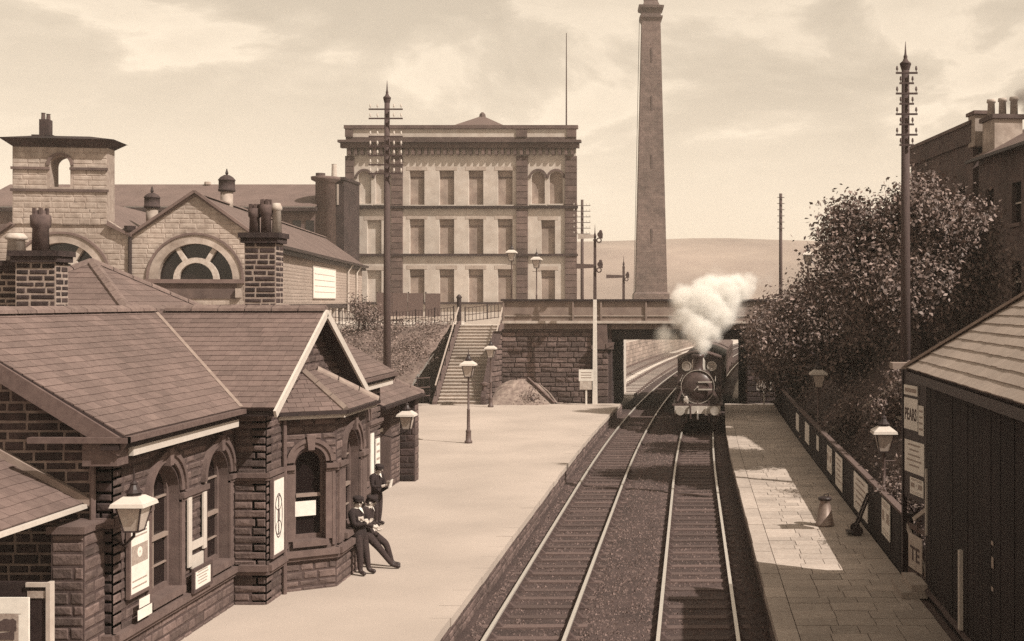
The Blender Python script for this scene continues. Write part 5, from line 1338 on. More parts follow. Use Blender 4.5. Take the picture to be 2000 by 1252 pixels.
# ---- milk churn
x, y = 3.45, 30.4
ch = thing('milk_churn', 'conical metal milk churn standing on the paved platform', 'milk churn', (x, y, PZ))
M_tin = mat('dull_tin', .16, .25, 6, rough=.4, metal=.3)
MB().lathe((x, y, PZ), [(.25, 0), (.25, .05), (.235, .06), (.15, .52), (.13, .56), (.13, .62), (.165, .66)], 20).build('body', M_tin, ch, True)
ld = MB().lathe((x, y, PZ + .661), [(.175, 0), (.175, .05), (.15, .075), (.03, .085)], 20).build('lid', M_dkpaint, ch, True)
MB().path([(x - .02, y, PZ + .73), (x - .02, y, PZ + .80), (x + .09, y, PZ + .82), (x + .09, y, PZ + .73)], .013, 6).build('lid_handle', M_iron, ld)
# ---- luggage barrow leaning at the fence
br_ = thing('luggage_barrow', 'small dark luggage barrow at the fence foot near the churn', 'barrow', (4.2, 29.2, PZ))
for dx in (-.16, .16): MB().bar((4.05, 29.2 + dx, PZ + .12), (4.40, 29.2 + dx, PZ + 1.0), .04, .05).build('shaft', M_dkpaint, br_)
for i in range(4): MB().bar((4.10 + i * .08, 29.02, PZ + .25 + i * .2), (4.10 + i * .08, 29.38, PZ + .25 + i * .2), .05, .03).build('slat', M_dkpaint, br_)
for sy in (-.22, .22): MB().tube((4.1, 29.2 + sy - .02, PZ + .13), (4.1, 29.2 + sy + .02, PZ + .13), .13, None, 14).build('wheel', M_iron, br_)
MB().box(3.85, 4.06, 29.0, 29.4, PZ + .06, PZ + .09).build('toe_plate', M_iron, br_)

# ---- garden walls and paths on the bank
gw = thing('garden_wall', 'low dark retaining wall with pale coping on the terraced bank', 'garden wall', (6.2, 36, 1.8))
MB().prism([(6.0, 38.5, 1.2), (6.6, 33.5, 1.2), (6.9, 33.5, 1.2), (6.3, 38.5, 1.2)], [(6.0, 38.5, 2.75), (6.6, 33.5, 2.75), (6.9, 33.5, 2.75), (6.3, 38.5, 2.75)]).build('wall', M_stone_dark, gw)
MB().prism([(5.96, 38.6, 2.752), (6.56, 33.4, 2.752), (6.94, 33.4, 2.752), (6.34, 38.6, 2.752)], [(5.96, 38.6, 2.82), (6.56, 33.4, 2.82), (6.94, 33.4, 2.82), (6.34, 38.6, 2.82)]).build('coping', M_gird_l, gw)
mb = MB(); pts = [(4.85, 46.5), (5.2, 45.0), (5.7, 44.0), (6.4, 43.2), (7.2, 42.6), (8.0, 42.2)]
vs = []
for x, y in pts:
    for o in (-.22, .22): vs.append((x, y + o * 1.5, bankz(x, y + o) + .10))
mb.add(vs, [(2 * i, 2 * i + 1, 2 * i + 3, 2 * i + 2) for i in range(len(pts) - 1)]); struct(mb, 'garden_path', mat('path_gravel', .30, .3, 8))
mb = MB(); vs = []
for y in fr_(27, 48, 30):
    for x in (4.75, 5.15): vs.append((x + .1 * nz(y, x), y, bankz(x, y) + .07 + .03 * nz(x, y, 3)))
mb.add(vs, [(2 * i, 2 * i + 1, 2 * i + 3, 2 * i + 2) for i in range(30)]); struct(mb, 'rock_edging', M_soil)
railing('lane_railing', 'iron railing with knob finials along the lane above the shelter', (9.6, 30, 5.15), (9.3, 52, 5.15), 40, .8)
# ================================================================== trees and scrub
def leaf_mesh(name, cen, rad, n, size, m, parent, flat=(1, 1, 1), shell=.58, clump=38, up=.3, seed=0):
    """leaf faces gathered in sprays through a set of lobes (cen, rad)"""
    rg = np.random.default_rng(seed); cen = np.array(cen, float); rad = np.array(rad, float); wgt = rad ** 2.3; wgt /= wgt.sum()
    nc = max(1, n // clump); li = rg.choice(len(cen), nc, p=wgt)
    d = rg.normal(size=(nc, 3)); d /= np.linalg.norm(d, axis=1)[:, None]
    rr = rad[li] * (shell + (1 - shell) * rg.random(nc)) * (.82 + .30 * rg.random(nc))
    cc = cen[li] + d * rr[:, None] * np.array(flat)
    k = np.repeat(np.arange(nc), clump); N_ = len(k)
    sp = rg.normal(size=(N_, 3)) * (size * 1.9)
    c = cc[k] + sp
    # orientation: leaves lie roughly along the outward surface, scattered
    nrm = d[k] + rg.normal(size=(N_, 3)) * .75 + np.array([0, 0, up]); nrm /= np.linalg.norm(nrm, axis=1)[:, None]
    t = np.cross(nrm, rg.normal(size=(N_, 3))); t /= np.linalg.norm(t, axis=1)[:, None]; b = np.cross(nrm, t)
    L_ = size * rg.uniform(.6, 1.35, N_)[:, None]; W_ = L_ * rg.uniform(.42, .65, N_)[:, None]
    V = np.stack([c - t * L_ * .5, c + b * W_ * .5 + nrm * L_ * .06, c + t * L_ * .5 - nrm * L_ * .05, c - b * W_ * .5 + nrm * L_ * .06], 1).reshape(-1, 3)
    me = bpy.data.meshes.new(name); me.vertices.add(len(V)); me.vertices.foreach_set('co', V.ravel())
    me.loops.add(N_ * 4); me.loops.foreach_set('vertex_index', np.arange(N_ * 4)); me.polygons.add(N_)
    me.polygons.foreach_set('loop_start', np.arange(N_) * 4); me.update(); me.validate(); me.materials.append(m)
    o = bpy.data.objects.new(name, me); COL.objects.link(o)
    if parent: o.parent = parent; o.matrix_parent_inverse = pinv(parent)
    return o

def tree(name, label, base, lobes, Y, n, size, group=None, m=None, dep=1.0, tr=.22, seed=1, yj=1.2):
    """lobes are given as the crown's bulges: (px, py, r px) seen at distance Y, spread in depth"""
    rd = random.Random(seed); cen = []; rad = []
    for px, py, r in lobes:
        yy = Y + rd.uniform(-yj, yj); c = world(px, py, Y); cen.append((c.x, yy, c.z)); rad.append(r * Y / FPX)
    t = thing(name, label, 'tree', base, group); base = Vector(base)
    C = sum((Vector(c) for c in cen), Vector()) / len(cen)
    fork = base + (C - base) * .35
    mb = MB().tube(base - Vector((0, 0, .3)), base + (fork - base) * .5, tr * 1.3, tr, 10).tube(base + (fork - base) * .5, fork, tr, tr * .8, 10)
    trk = mb.build('trunk', M_bark, t, True)
    for c, r in zip(cen, rad):
        c = Vector(c); mid = fork + (c - fork) * .5 + Vector((rd.uniform(-.2, .2), rd.uniform(-.2, .2), rd.uniform(0, .3)))
        l = MB().tube(fork, mid, tr * .5, tr * .3, 7).tube(mid, c, tr * .3, tr * .12, 7)
        for _ in range(4):
            e = c + Vector((rd.gauss(0, 1), rd.gauss(0, 1), rd.gauss(0.3, 1))).normalized() * r * .8; l.tube(mid + (c - mid) * rd.uniform(.4, 1), e, tr * .12, .012, 5)
        l.build('limb', M_bark, trk)
    c2, r2 = list(cen), [r * .86 for r in rad]
    for c, r in zip(cen, rad):
        for _ in range(7):
            d = Vector((rd.gauss(0, 1), rd.gauss(0, 1), rd.gauss(.15, 1))).normalized(); q = Vector(c) + d * r * rd.uniform(.7, 1.0); c2.append(tuple(q)); r2.append(r * rd.uniform(.22, .42))
    leaf_mesh('crown', c2, r2, n, size, m or M_leaf, t, seed=seed)
    return t
tree('broad_tree', 'large leafy tree behind the tall telegraph pole on the bank', (8.1, 40.6, 3.9),
     [(1800, 440, 78), (1700, 468, 78), (1625, 488, 48), (1875, 455, 76), (1925, 525, 52), (1800, 560, 90), (1705, 565, 85), (1885, 590, 62), (1600, 545, 34), (1760, 395, 40), (1845, 395, 40)], 40.5, 44000, .165, dep=1, seed=3, yj=1.0)
tree('broad_tree', 'dark bushy tree leaning over the bank below the large tree', (6.6, 49, 2.3),
     [(1560, 598, 42), (1625, 615, 66), (1522, 612, 30), (1600, 680, 76), (1685, 670, 76), (1545, 672, 46), (1498, 655, 34), (1640, 560, 40), (1715, 620, 45)], 49.5, 32000, .165, seed=5)
tree('broad_tree', 'dark tree in front of the right bridge abutment', (5.9, 62, 2.0),
     [(1498, 640, 34), (1545, 650, 36), (1530, 700, 42), (1570, 725, 42), (1488, 690, 30), (1600, 690, 40), (1482, 655, 22), (1500, 735, 26)], 61, 17000, .18, seed=8, yj=.8)
def bush(name, label, c, r, n, size, seed, m=None, grp=None):
    t = thing(name, label, 'shrub', (c[0], c[1], c[2] - r * .7), grp); rd = random.Random(seed)
    cen = [(c[0] + rd.gauss(0, r * .5), c[1] + rd.gauss(0, r * .5), c[2] + rd.gauss(0, r * .3)) for _ in range(5)]
    leaf_mesh('foliage', cen, [r * .6] * 5, n, size, m or M_leaf, t, seed=seed, shell=.3)
    mb = MB()
    for q in cen: mb.tube((c[0], c[1], c[2] - r * 1.1), q, .04, .015, 5)
    mb.build('stems', M_bark, t)
bush('shrub', 'dark shrub growing between the warehouse and the mill hoarding', (-19.4, 70, 5.6), .9, 2400, .14, 21)
bush('shrub', 'round garden shrub on the terraced bank above the fence', (5.6, 41, 2.3), .75, 2600, .10, 22)
bush('shrub', 'shrub with pale leaves beside the low garden wall', (6.0, 36.3, 3.1), .6, 2200, .10, 23)
bush('shrub', 'bush above the garden wall behind the shelter lamp', (7.0, 34.0, 3.9), .8, 2800, .11, 24)
bush('shrub', 'small bush behind the near end of the platform fence', (5.2, 27.2, 1.9), .45, 1500, .08, 25)
bush('shrub', 'dark bush under the big tree near the lane railing', (8.7, 45, 5.2), 1.1, 3000, .14, 26)
bush('agave_plant', 'small spiky plant on the earth heap by the bridge wall', (-8.9, 65.9, .95), .22, 260, .14, 27)
# creeping scrub covering the banks
def scrub(name, label, xr, yr, zf, n, size, seed, m, fx=None):
    rg = np.random.default_rng(seed); nc = n // 12; xs = rg.uniform(*xr, nc); ys = rg.uniform(*yr, nc)
    dens = np.array([nz(x, y, .5, seed) for x, y in zip(xs, ys)]); keep = dens > -.18; xs, ys = xs[keep], ys[keep]
    cen = [((x + (fx(y) if fx else 0)), y, zf(x, y) + .04 + .16 * rg.random()) for x, y in zip(xs, ys)]
    o = leaf_mesh(name, cen, [size * 1.6] * len(cen), n, size, m, None, flat=(1, 1, .7), shell=.1, clump=3, up=.8, seed=seed)
    tag(o, label, 'scrub', kind='stuff')
scrub('bank_scrub', 'low tangled scrub covering the bank beside the steps', (-24, -14.5), (56, 72), lbank, 22000, .12, 31, M_leaf2)
scrub('bank_scrub', 'low weeds and creepers covering the bank behind the platform fence', (4.8, 10.2), (24, 66), bankz, 20000, .11, 32, M_leaf2, fx=lambda y: bend(y) * .5)
# ================================================================== steam train
TX, TY0 = TR + bend(57.0) , 56.6
eng = thing('steam_engine', 'steam engine seen from the front, black with pale buffer beam', 'steam engine', (TX, TY0, 0)); eng.rotation_euler = (0, 0, -.022)
ROT = Matrix.Rotation(-.022, 4, 'Z'); OFF = Vector((TX, TY0, 0))
def put(mb, name, m, parent=eng, smooth=False, O=None, Rm=None):
    Rm = Rm or ROT; O = O or OFF
    mb.v = [tuple(Rm @ Vector(v) + O) for v in mb.v]; return mb.build(name, m, parent, smooth)
M_beam = mat('buffer_beam_paint', .42, .15, 5, rough=.5, blot=.15, bl_scale=2)
bm_ = put(MB().box(-1.1, 1.1, 0, .14, .92, 1.30), 'buffer_beam', M_beam)
put(MB().box(-1.22, 1.22, .0, 8.4, 1.305, 1.37), 'running_plate', M_loco)
put(MB().box(-.62, -.5, .2, 8.2, .45, 1.3).box(.5, .62, .2, 8.2, .45, 1.3), 'frames', M_loco)
for sx in (-.82, .82):
    b = put(MB().tube((sx, 0, 1.08), (sx, -.3, 1.08), .12, .10, 12).tube((sx, -.002, 1.08), (sx, -.05, 1.08), .19, .19, 12), 'buffer', M_loco, eng, True)
    put(MB().tube((sx, -.3, 1.08), (sx, -.34, 1.08), .215, .205, 18), 'buffer_head', M_brass, b)
put(MB().path([(0, -.01, 1.06), (0, -.16, 1.08), (0, -.2, .95), (0, -.15, .72), (0, -.1, .66)], .04, 8), 'coupling', M_brass)
put(MB().path([(-.34, -.02, 1.3), (-.34, -.1, 1.35), (-.34, -.13, 1.05), (-.34, -.1, .7)], .045, 8), 'vacuum_pipe', M_loco)
put(MB().path([(.42, -.02, 1.2), (.42, -.1, 1.15), (.42, -.12, .85)], .05, 8), 'steam_pipe', M_brass)
for sx in (-.55, .0, .55):
    put(MB().box(sx - .03, sx + .03, .02, .05, 1.371, 1.55), 'lamp_iron', M_loco)
l_ = put(MB().box(-.66, -.44, .03, .22, 1.42, 1.66).lathe((-.55, .12, 1.661), [(.07, 0), (.07, .06), (.03, .1)], 8), 'head_lamp', M_white)
put(MB().tube((-.55, .03, 1.55), (-.55, .0, 1.55), .07, .07, 12), 'lamp_lens', M_lampglass, l_)
f = Fr((0, .55, 0), (1, 0, 0), (0, -1, 0))
sbx = put(MB().tube((0, .55, 2.18), (0, 1.7, 2.18), .80, .80, 28), 'smokebox', M_loco, eng, True)
put(MB().ring(f, 0, 2.18, .795, .82, -.03, .04, 0, 6.2832, 28), 'smokebox_ring', M_brass, sbx)
d_ = MB(); d_.add([(0, .40, 2.18)] + [(r * math.cos(t * .2618), y, 2.18 + r * math.sin(t * .2618)) for r, y in ((.3, .42), (.52, .47), (.64, .548)) for t in range(24)],
    [(0, 1 + t, 1 + (t + 1) % 24) for t in range(24)] + [(1 + 24 * k + t, 1 + 24 * k + 24 + t, 1 + 24 * k + 24 + (t + 1) % 24, 1 + 24 * k + (t + 1) % 24) for k in range(2) for t in range(24)])
dr = put(d_, 'smokebox_door', M_loco, sbx, True)
for z_ in (2.42, 2.06): put(MB().box(.02, .70, .36, .42, z_ - .035, z_ + .035), 'hinge_strap', M_brass, dr)
put(MB().tube((0, .40, 2.18), (0, .30, 2.18), .05, .04, 10).bar((-.02, .31, 2.18), (-.18, .31, 2.02), .03, .03), 'dart_handle', M_brass, dr)
put(MB().box(-.84, .84, .6, 1.65, 1.375, 1.75), 'saddle', M_loco)
put(MB().tube((0, 1.71, 2.18), (0, 5.3, 2.18), .70, .72, 28), 'boiler', M_loco, eng, True)
put(MB().path([(-.86, .7, 2.45), (-.86, 5.2, 2.45)], .022, 6).path([(.86, .7, 2.45), (.86, 5.2, 2.45)], .022, 6), 'handrails', M_brass)
put(MB().lathe((0, 1.1, 2.86), [(.36, 0), (.27, .12), (.24, .3), (.25, .68), (.31, .74), (.32, .86), (.25, .87), (.22, .86)], 18), 'chimney', M_loco, eng, True)
put(MB().lathe((0, 3.2, 2.8), [(.4, 0), (.34, .12), (.34, .5), (.26, .66), (.08, .74)], 18), 'dome', M_brass, eng, True)
# side sheets, splashers and cab
for sx in (-1, 1):
    put(MB().box(*(sorted((sx * .88, sx * 1.16))), 2.6, 5.3, 1.375, 1.92), 'splasher', M_loco)
    put(MB().bar((sx * 1.0, .5, 1.45), (sx * .78, .62, 1.95), .1, .5, up=(0, 1, 0)), 'sandbox', M_loco)
n = 20; arc = [(-1.18 + 2.36 * i / n, 3.32 + .30 * math.sin(math.pi * i / n)) for i in range(n + 1)]
cabf = MB().prism([(-1.14, 5.35, 1.375), (1.14, 5.35, 1.375)] + [(max(-1.14, min(1.14, x)), 5.35, z - .02) for x, z in reversed(arc)], [(-1.14, 5.42, 1.375), (1.14, 5.42, 1.375)] + [(max(-1.14, min(1.14, x)), 5.42, z - .02) for x, z in reversed(arc)])
cb = put(cabf, 'cab_front', M_loco)
fc_ = Fr((0, 5.345, 0), (1, 0, 0), (0, -1, 0))
for sx in (-.66, .66):
    put(MB().tube((sx, 5.345, 2.92), (sx, 5.33, 2.92), .2, .2, 18), 'spectacle_glass', M_lampglass, cb); put(MB().ring(fc_, sx, 2.92, .2, .26, 0, .04, 0, 6.2832, 20), 'spectacle_rim', M_brass, cb)
rv = MB()
rv.add([(x, y, z) for x, z in arc for y in (5.1, 7.6)] + [(x, y, z + .05) for x, z in arc for y in (5.1, 7.6)], [(2 * i, 2 * i + 2, 2 * i + 3, 2 * i + 1) for i in range(n)] + [(2 * i + 42, 2 * i + 43, 2 * i + 45, 2 * i + 44) for i in range(n)] + [(2 * i, 2 * i + 42, 2 * i + 44, 2 * i + 2) for i in range(n)] + [(2 * i + 1, 2 * i + 3, 2 * i + 45, 2 * i + 43) for i in range(n)])
put(rv, 'cab_roof', M_irongrey, cb)
put(MB().box(-1.14, -1.08, 5.43, 7.0, 1.375, 2.5).box(1.08, 1.14, 5.43, 7.0, 1.375, 2.5), 'cab_sides', M_loco, cb)
def wheel(x, y, r, par):
    w = put(MB().tube((x - .06, y, r), (x + .06, y, r), r, r, 24).tube((x - .09 * (1 if x > 0 else -1), y, r), (x - .06 * (1 if x > 0 else -1), y, r), r * 1.06, r * 1.06, 24), 'wheel', M_loco, par)
    for k in range(5): a = k * math.pi / 5; put(MB().bar((x + .07, y + r * .9 * math.cos(a), r + r * .9 * math.sin(a)), (x + .07, y - r * .9 * math.cos(a), r - r * .9 * math.sin(a)), .05, .05), 'spoke', M_irongrey, w)
for y, r in ((.95, .5), (2.2, .5), (3.7, .84), (6.0, .84)):
    for sx in (-.7535, .7535): wheel(sx, y, r, eng)
put(MB().box(-.95, -.78, .5, .62, .45, .9).box(.78, .95, .5, .62, .45, .9), 'guard_irons', M_irongrey)
# tender
td = thing('engine_tender', 'dark coal tender coupled behind the steam engine', 'tender', (TX, TY0, 0)); 
to = Vector((TX + bend(65.5) - bend(57), 65.3, 0)); tR = Matrix.Rotation(-.03, 4, 'Z')
def pt(mb, nm, m, par, smooth=False): return put(mb, nm, m, par, smooth, to, tR)
pt(MB().box(-1.12, 1.12, 0, 5.2, .95, 2.55), 'tank', M_loco, td); pt(MB().prism([(-.95, .3, 2.552), (.95, .3, 2.552), (.95, 4.8, 2.552), (-.95, 4.8, 2.552)], [(-.5, .8, 3.0), (.5, .8, 3.0), (.5, 4.2, 3.0), (-.5, 4.2, 3.0)]), 'coal', M_ink, td)
for y in (.9, 2.6, 4.3):
    for sx in (-.7535, .7535): pt(MB().tube((sx - .06, y, .5), (sx + .06, y, .5), .5, .5, 18), 'wheel', M_loco, td)
# carriages behind, under the bridge
for ci, y0 in enumerate((71.4, 86.5)):
    cr_ = thing('railway_carriage', ('first' if ci == 0 else 'second') + ' dark passenger carriage behind the engine in the bridge shadow', 'carriage', (TR + bend(y0), y0, 0), 'carriages of the train')
    to = Vector((TR + bend(y0), y0, 0)); tR = Matrix.Rotation(-2 * KC * (y0 + 6 - 40), 4, 'Z')
    pt(MB().box(-1.25, 1.25, 0, 13.6, 1.1, 2.95), 'body', M_brownpaint, cr_)
    A = [(-1.3 + 2.6 * i / 10, 2.955 + .42 * math.sin(math.pi * i / 10)) for i in range(11)]
    pt(MB().prism([(x, -.05, z) for x, z in A], [(x, 13.65, z) for x, z in A]), 'roof', M_irongrey, cr_)
    for k in range(7):
        for sx in (-1.256, 1.256): pt(MB().box(min(sx, sx * 1.003), max(sx, sx * 1.003), .8 + k * 1.8, 1.6 + k * 1.8, 2.0, 2.7), 'window', M_glass, cr_)
    for y in (2.5, 4.5, 9.1, 11.1):
        for sx in (-.7535, .7535): pt(MB().tube((sx - .06, y, .46), (sx + .06, y, .46), .46, .46, 16), 'wheel', M_loco, cr_)
    pt(MB().box(-1.1, 1.1, .1, 13.5, .8, 1.098), 'underframe', M_loco, cr_)

# ================================================================== steam from the chimney
def puff(name, blobs, dens, label, seed, col=(1, .95, .86), soft=.45, vox=.10, nscale=1.6, namp=.75):
    """a volume whose density fades out towards the surface of a union of balls, broken up by noise"""
    bm = bmesh.new()
    for x, y, z, r in blobs: bmesh.ops.create_icosphere(bm, subdivisions=3, radius=r * 1.18 + .05, matrix=Matrix.Translation((x, y, z)))
    me = bpy.data.meshes.new(name); bm.to_mesh(me); bm.free(); o = bpy.data.objects.new(name, me); COL.objects.link(o)
    md = o.modifiers.new('r', 'REMESH'); md.mode = 'VOXEL'; md.voxel_size = vox
    dg = bpy.context.evaluated_depsgraph_get(); m2 = bpy.data.meshes.new_from_object(o.evaluated_get(dg)); o.modifiers.clear(); o.data = m2; m2.name = name
    mt = bpy.data.materials.new(name); mt.use_nodes = True; t = mt.node_tree; t.nodes.clear(); NN = t.nodes; LL = t.links
    oo = NN.new('ShaderNodeOutputMaterial'); pv = NN.new('ShaderNodeVolumePrincipled'); LL.new(pv.outputs[0], oo.inputs['Volume'])
    g = NN.new('ShaderNodeNewGeometry'); acc = None
    def mth(op, a, b):
        n = NN.new('ShaderNodeMath'); n.operation = op
        for i, q in enumerate((a, b)):
            if hasattr(q, 'links'): LL.new(q, n.inputs[i])
            else: n.inputs[i].default_value = q
        return n.outputs[0]
    for x, y, z, r in blobs:
        d = NN.new('ShaderNodeVectorMath'); d.operation = 'DISTANCE'; LL.new(g.outputs['Position'], d.inputs[0]); d.inputs[1].default_value = (x, y, z)
        k = mth('SUBTRACT', r, d.outputs['Value']); acc = k if acc is None else mth('MAXIMUM', acc, k)
    nn = NN.new('ShaderNodeTexNoise'); nn.inputs['Scale'].default_value = nscale; nn.inputs['Detail'].default_value = 4; nn.inputs['Roughness'].default_value = .6; LL.new(g.outputs['Position'], nn.inputs['Vector'])
    acc = mth('ADD', acc, mth('MULTIPLY', mth('SUBTRACT', nn.outputs['Fac'], .52), namp))
    mr = NN.new('ShaderNodeMapRange'); mr.interpolation_type = 'SMOOTHSTEP'; mr.inputs['From Min'].default_value = -.10; mr.inputs['From Max'].default_value = soft; mr.inputs['To Max'].default_value = dens; LL.new(acc, mr.inputs[0])
    LL.new(mr.outputs[0], pv.inputs['Density']); pv.inputs['Color'].default_value = (*col, 1)
    mt.cycles.volume_step_rate = .35
    m2.materials.clear(); m2.materials.append(mt); tag(o, label, 'steam', kind='stuff'); return o
def blob(px, py, r, Y): c = world(px, py, Y); return (c.x, c.y, c.z, r * Y / FPX)
puff('steam_cloud', [blob(1371, 690, 8, 57.7), blob(1370, 672, 21, 57.9), blob(1364, 645, 36, 58.3), blob(1345, 622, 34, 58.8), blob(1338, 588, 34, 59.2), blob(1372, 600, 46, 59.2), blob(1385, 572, 38, 60), blob(1412, 578, 42, 60.4), blob(1440, 563, 32, 61), blob(1462, 554, 20, 61.4), blob(1402, 618, 36, 59.5), blob(1392, 650, 22, 58.6)], 4.2, 'bright billowing steam cloud rising from the engine chimney', 3, col=(1, .97, .93), soft=.6, nscale=1.3, namp=1.0)
puff('steam_wisp', [blob(1478, 548, 20, 62), blob(1500, 545, 16, 62.5), blob(1430, 600, 34, 61), blob(1318, 610, 26, 59.5), blob(1400, 545, 28, 61)], .45, 'faint steam wisps trailing from the edge of the steam cloud', 6, col=(1, .97, .93), soft=.7, nscale=1.5, namp=1.1)
sc_ = puff('chimney_smoke', [blob(1972, 200, 16, 49), blob(1995, 192, 24, 49), blob(2020, 205, 30, 49)], 2.2, 'grey smoke drifting from the house chimney pots at the right edge', 7, (.25, .21, .19), .4, .12); sc_['category'] = 'smoke'
puff('thin_smoke', [blob(1318, 668, 22, 62), blob(1298, 655, 24, 63.5), blob(1328, 690, 18, 61), blob(1305, 685, 22, 63)], .8, 'thin drifting smoke left of the engine under the bridge', 5, (.92, .86, .78), .55, .12)
# ================================================================== people
def person(label, pos, ang, J, cap_kind='cap', h=1.6, cl=None, hold=None):
    """J: joint positions in metres, x = forward, y = left, z = up, for a 1.6 m figure; one skinned body"""
    Rz = Matrix.Rotation(ang, 3, 'Z'); S = h / 1.6; P0 = Vector(pos)
    W = {k: P0 + Rz @ (Vector(v) * S) for k, v in J.items()}
    t = thing('person', label, 'person', pos)
    chain = [('pel', .135), ('waist', .125), ('chest', .155), ('neck', .062), ('head', .092), ('top', .075)]
    vs = []; rad = []; lab = []; ed = []; idx = {}
    def v(k, r): idx[k] = len(vs); vs.append(W[k]); rad.append(r * S); return idx[k]
    prev = None
    for k, r in chain:
        i = v(k, r)
        if prev is not None: ed.append((prev, i))
        prev = i
    for s in 'lr':
        c = idx['chest']
        for k, r in (('sh' + s, .085), ('el' + s, .058), ('wr' + s, .042), ('ha' + s, .036)): i = v(k, r); ed.append((c, i)); c = i
        c = idx['pel']
        for k, r in (('hip' + s, .115), ('kn' + s, .078), ('an' + s, .052), ('toe' + s, .045)): i = v(k, r); ed.append((c, i)); c = i
    me = bpy.data.meshes.new('body'); me.from_pydata([tuple(x) for x in vs], ed, []); o = bpy.data.objects.new('body', me); COL.objects.link(o)
    sk = o.modifiers.new('skin', 'SKIN'); sk.use_smooth_shade = True
    for i, d in enumerate(me.skin_vertices[0].data): d.radius = (rad[i], rad[i]); d.use_root = (i == 0); d.use_loose = False
    ss = o.modifiers.new('s', 'SUBSURF'); ss.levels = 2; ss.render_levels = 2
    dg = bpy.context.evaluated_depsgraph_get(); m2 = bpy.data.meshes.new_from_object(o.evaluated_get(dg)); o.modifiers.clear(); o.data = m2; m2.name = 'body'
    cloth = cl or M_cloth
    for m in (M_skin, cloth, M_cloth2, M_iron): m2.materials.append(m)
    segs = [('head', 'top', 0), ('neck', 'head', 0), ('chest', 'neck', 1), ('pel', 'chest', 1)]
    for s in 'lr': segs += [('chest', 'sh' + s, 1), ('sh' + s, 'el' + s, 1), ('el' + s, 'wr' + s, 1), ('wr' + s, 'ha' + s, 0), ('pel', 'hip' + s, 1), ('hip' + s, 'kn' + s, 2), ('kn' + s, 'an' + s, 2), ('an' + s, 'toe' + s, 3)]
    for f in m2.polygons:
        best = (9, 1); c = f.center
        for a, b, k in segs:
            A, B = W[a], W[b]; tt = max(0, min(1, (c - A).dot(B - A) / max(1e-6, (B - A).length_squared))); d = (c - A - (B - A) * tt).length
            if d < best[0]: best = (d, k)
        f.material_index = best[1]; f.use_smooth = True
    o.parent = t; o.matrix_parent_inverse = pinv(t)
    # head: nose, ears, eyes, hair, hat, collar
    H = W['head'] + (W['top'] - W['head']) * .35; up = (W['top'] - W['neck']).normalized()
    fw = Rz @ Vector(J.get('look', (1, 0, 0))); fw = (fw - up * fw.dot(up)).normalized(); sd = up.cross(fw)
    r = .098 * S
    hb = MB()
    hb.hexa([H + fw * r * .8 + sd * .018 - up * .035, H + fw * r * 1.22 + sd * .012 - up * .03, H + fw * r * 1.22 - sd * .012 - up * .03, H + fw * r * .8 - sd * .018 - up * .035,
             H + fw * r * .8 + sd * .008 + up * .02, H + fw * r * .95 + sd * .006 + up * .02, H + fw * r * .95 - sd * .006 + up * .02, H + fw * r * .8 - sd * .008 + up * .02])
    hb.build('nose', M_skin, o)
    for sg in (-1, 1):
        MB().tube(H + sd * sg * r * .9 - up * .02, H + sd * sg * r * 1.08 - up * .015, .03, .022, 8).build('ear', M_skin, o)
        MB().tube(H + fw * r * .86 + sd * sg * .036 + up * .012, H + fw * r * .97 + sd * sg * .036 + up * .012, .012, .010, 8).build('eye', M_hair, o)
    MB().bar(H + fw * r * .9 - sd * .03 - up * .062, H + fw * r * .9 + sd * .03 - up * .062, .012, .02).build('mouth', M_inkmid, o)
    hm = MB(); n = 14
    def dome(mb, zs, off=0):
        k = len(mb.v); vv = []
        for rr, zz, sh in zs:
            for i in range(n): a = 6.2832 * i / n; vv.append(H + up * zz + fw * (rr * math.cos(a) + sh) + sd * rr * math.sin(a) * .92)
        ff = [(j * n + i, j * n + (i + 1) % n, (j + 1) * n + (i + 1) % n, (j + 1) * n + i) for j in range(len(zs) - 1) for i in range(n)] + [tuple(range((len(zs) - 1) * n, len(zs) * n))]
        mb.add(vv, ff)
    dome(hm, [(r * .95, -.05, -.03), (r * 1.06, .0, -.02), (r * 1.05, .05, -.01), (r * .9, .09, -.005)]); hm.build('hair', M_hair, o, True)
    cp = MB()
    if cap_kind == 'cap':
        dome(cp, [(r * 1.12, .045, 0), (r * 1.3, .075, .0), (r * 1.25, .105, .0), (r * .7, .125, -.01)])
        cp.prism([H + up * .05 + fw * r * .9 + sd * r, H + up * .05 + fw * r * .9 - sd * r, H + up * .035 + fw * r * 1.45 - sd * r * .5, H + up * .035 + fw * r * 1.45 + sd * r * .5], [H + up * .065 + fw * r * .9 + sd * r, H + up * .065 + fw * r * .9 - sd * r, H + up * .045 + fw * r * 1.45 - sd * r * .5, H + up * .045 + fw * r * 1.45 + sd * r * .5])
    else:
        dome(cp, [(r * 1.7, .045, 0), (r * 1.72, .055, 0), (r * 1.1, .06, 0), (r * 1.1, .13, 0), (r * .8, .165, 0)])
    cp.build(cap_kind, M_cloth, o, True)
    # collar and shirt front
    cw = W['chest']; nk = W['neck']; fq = Rz @ Vector((1, 0, 0))
    MB().tube(nk - up * .035 * S, nk + up * .02 * S, .078 * S, .07 * S, 12).build('collar', M_paper, o, True)
    MB().add([nk + fq * .075 * S + sd * .035, nk + fq * .075 * S - sd * .035, cw + fq * .165 * S + up * .05], [(0, 1, 2)]).build('shirt_front', M_paper, o)
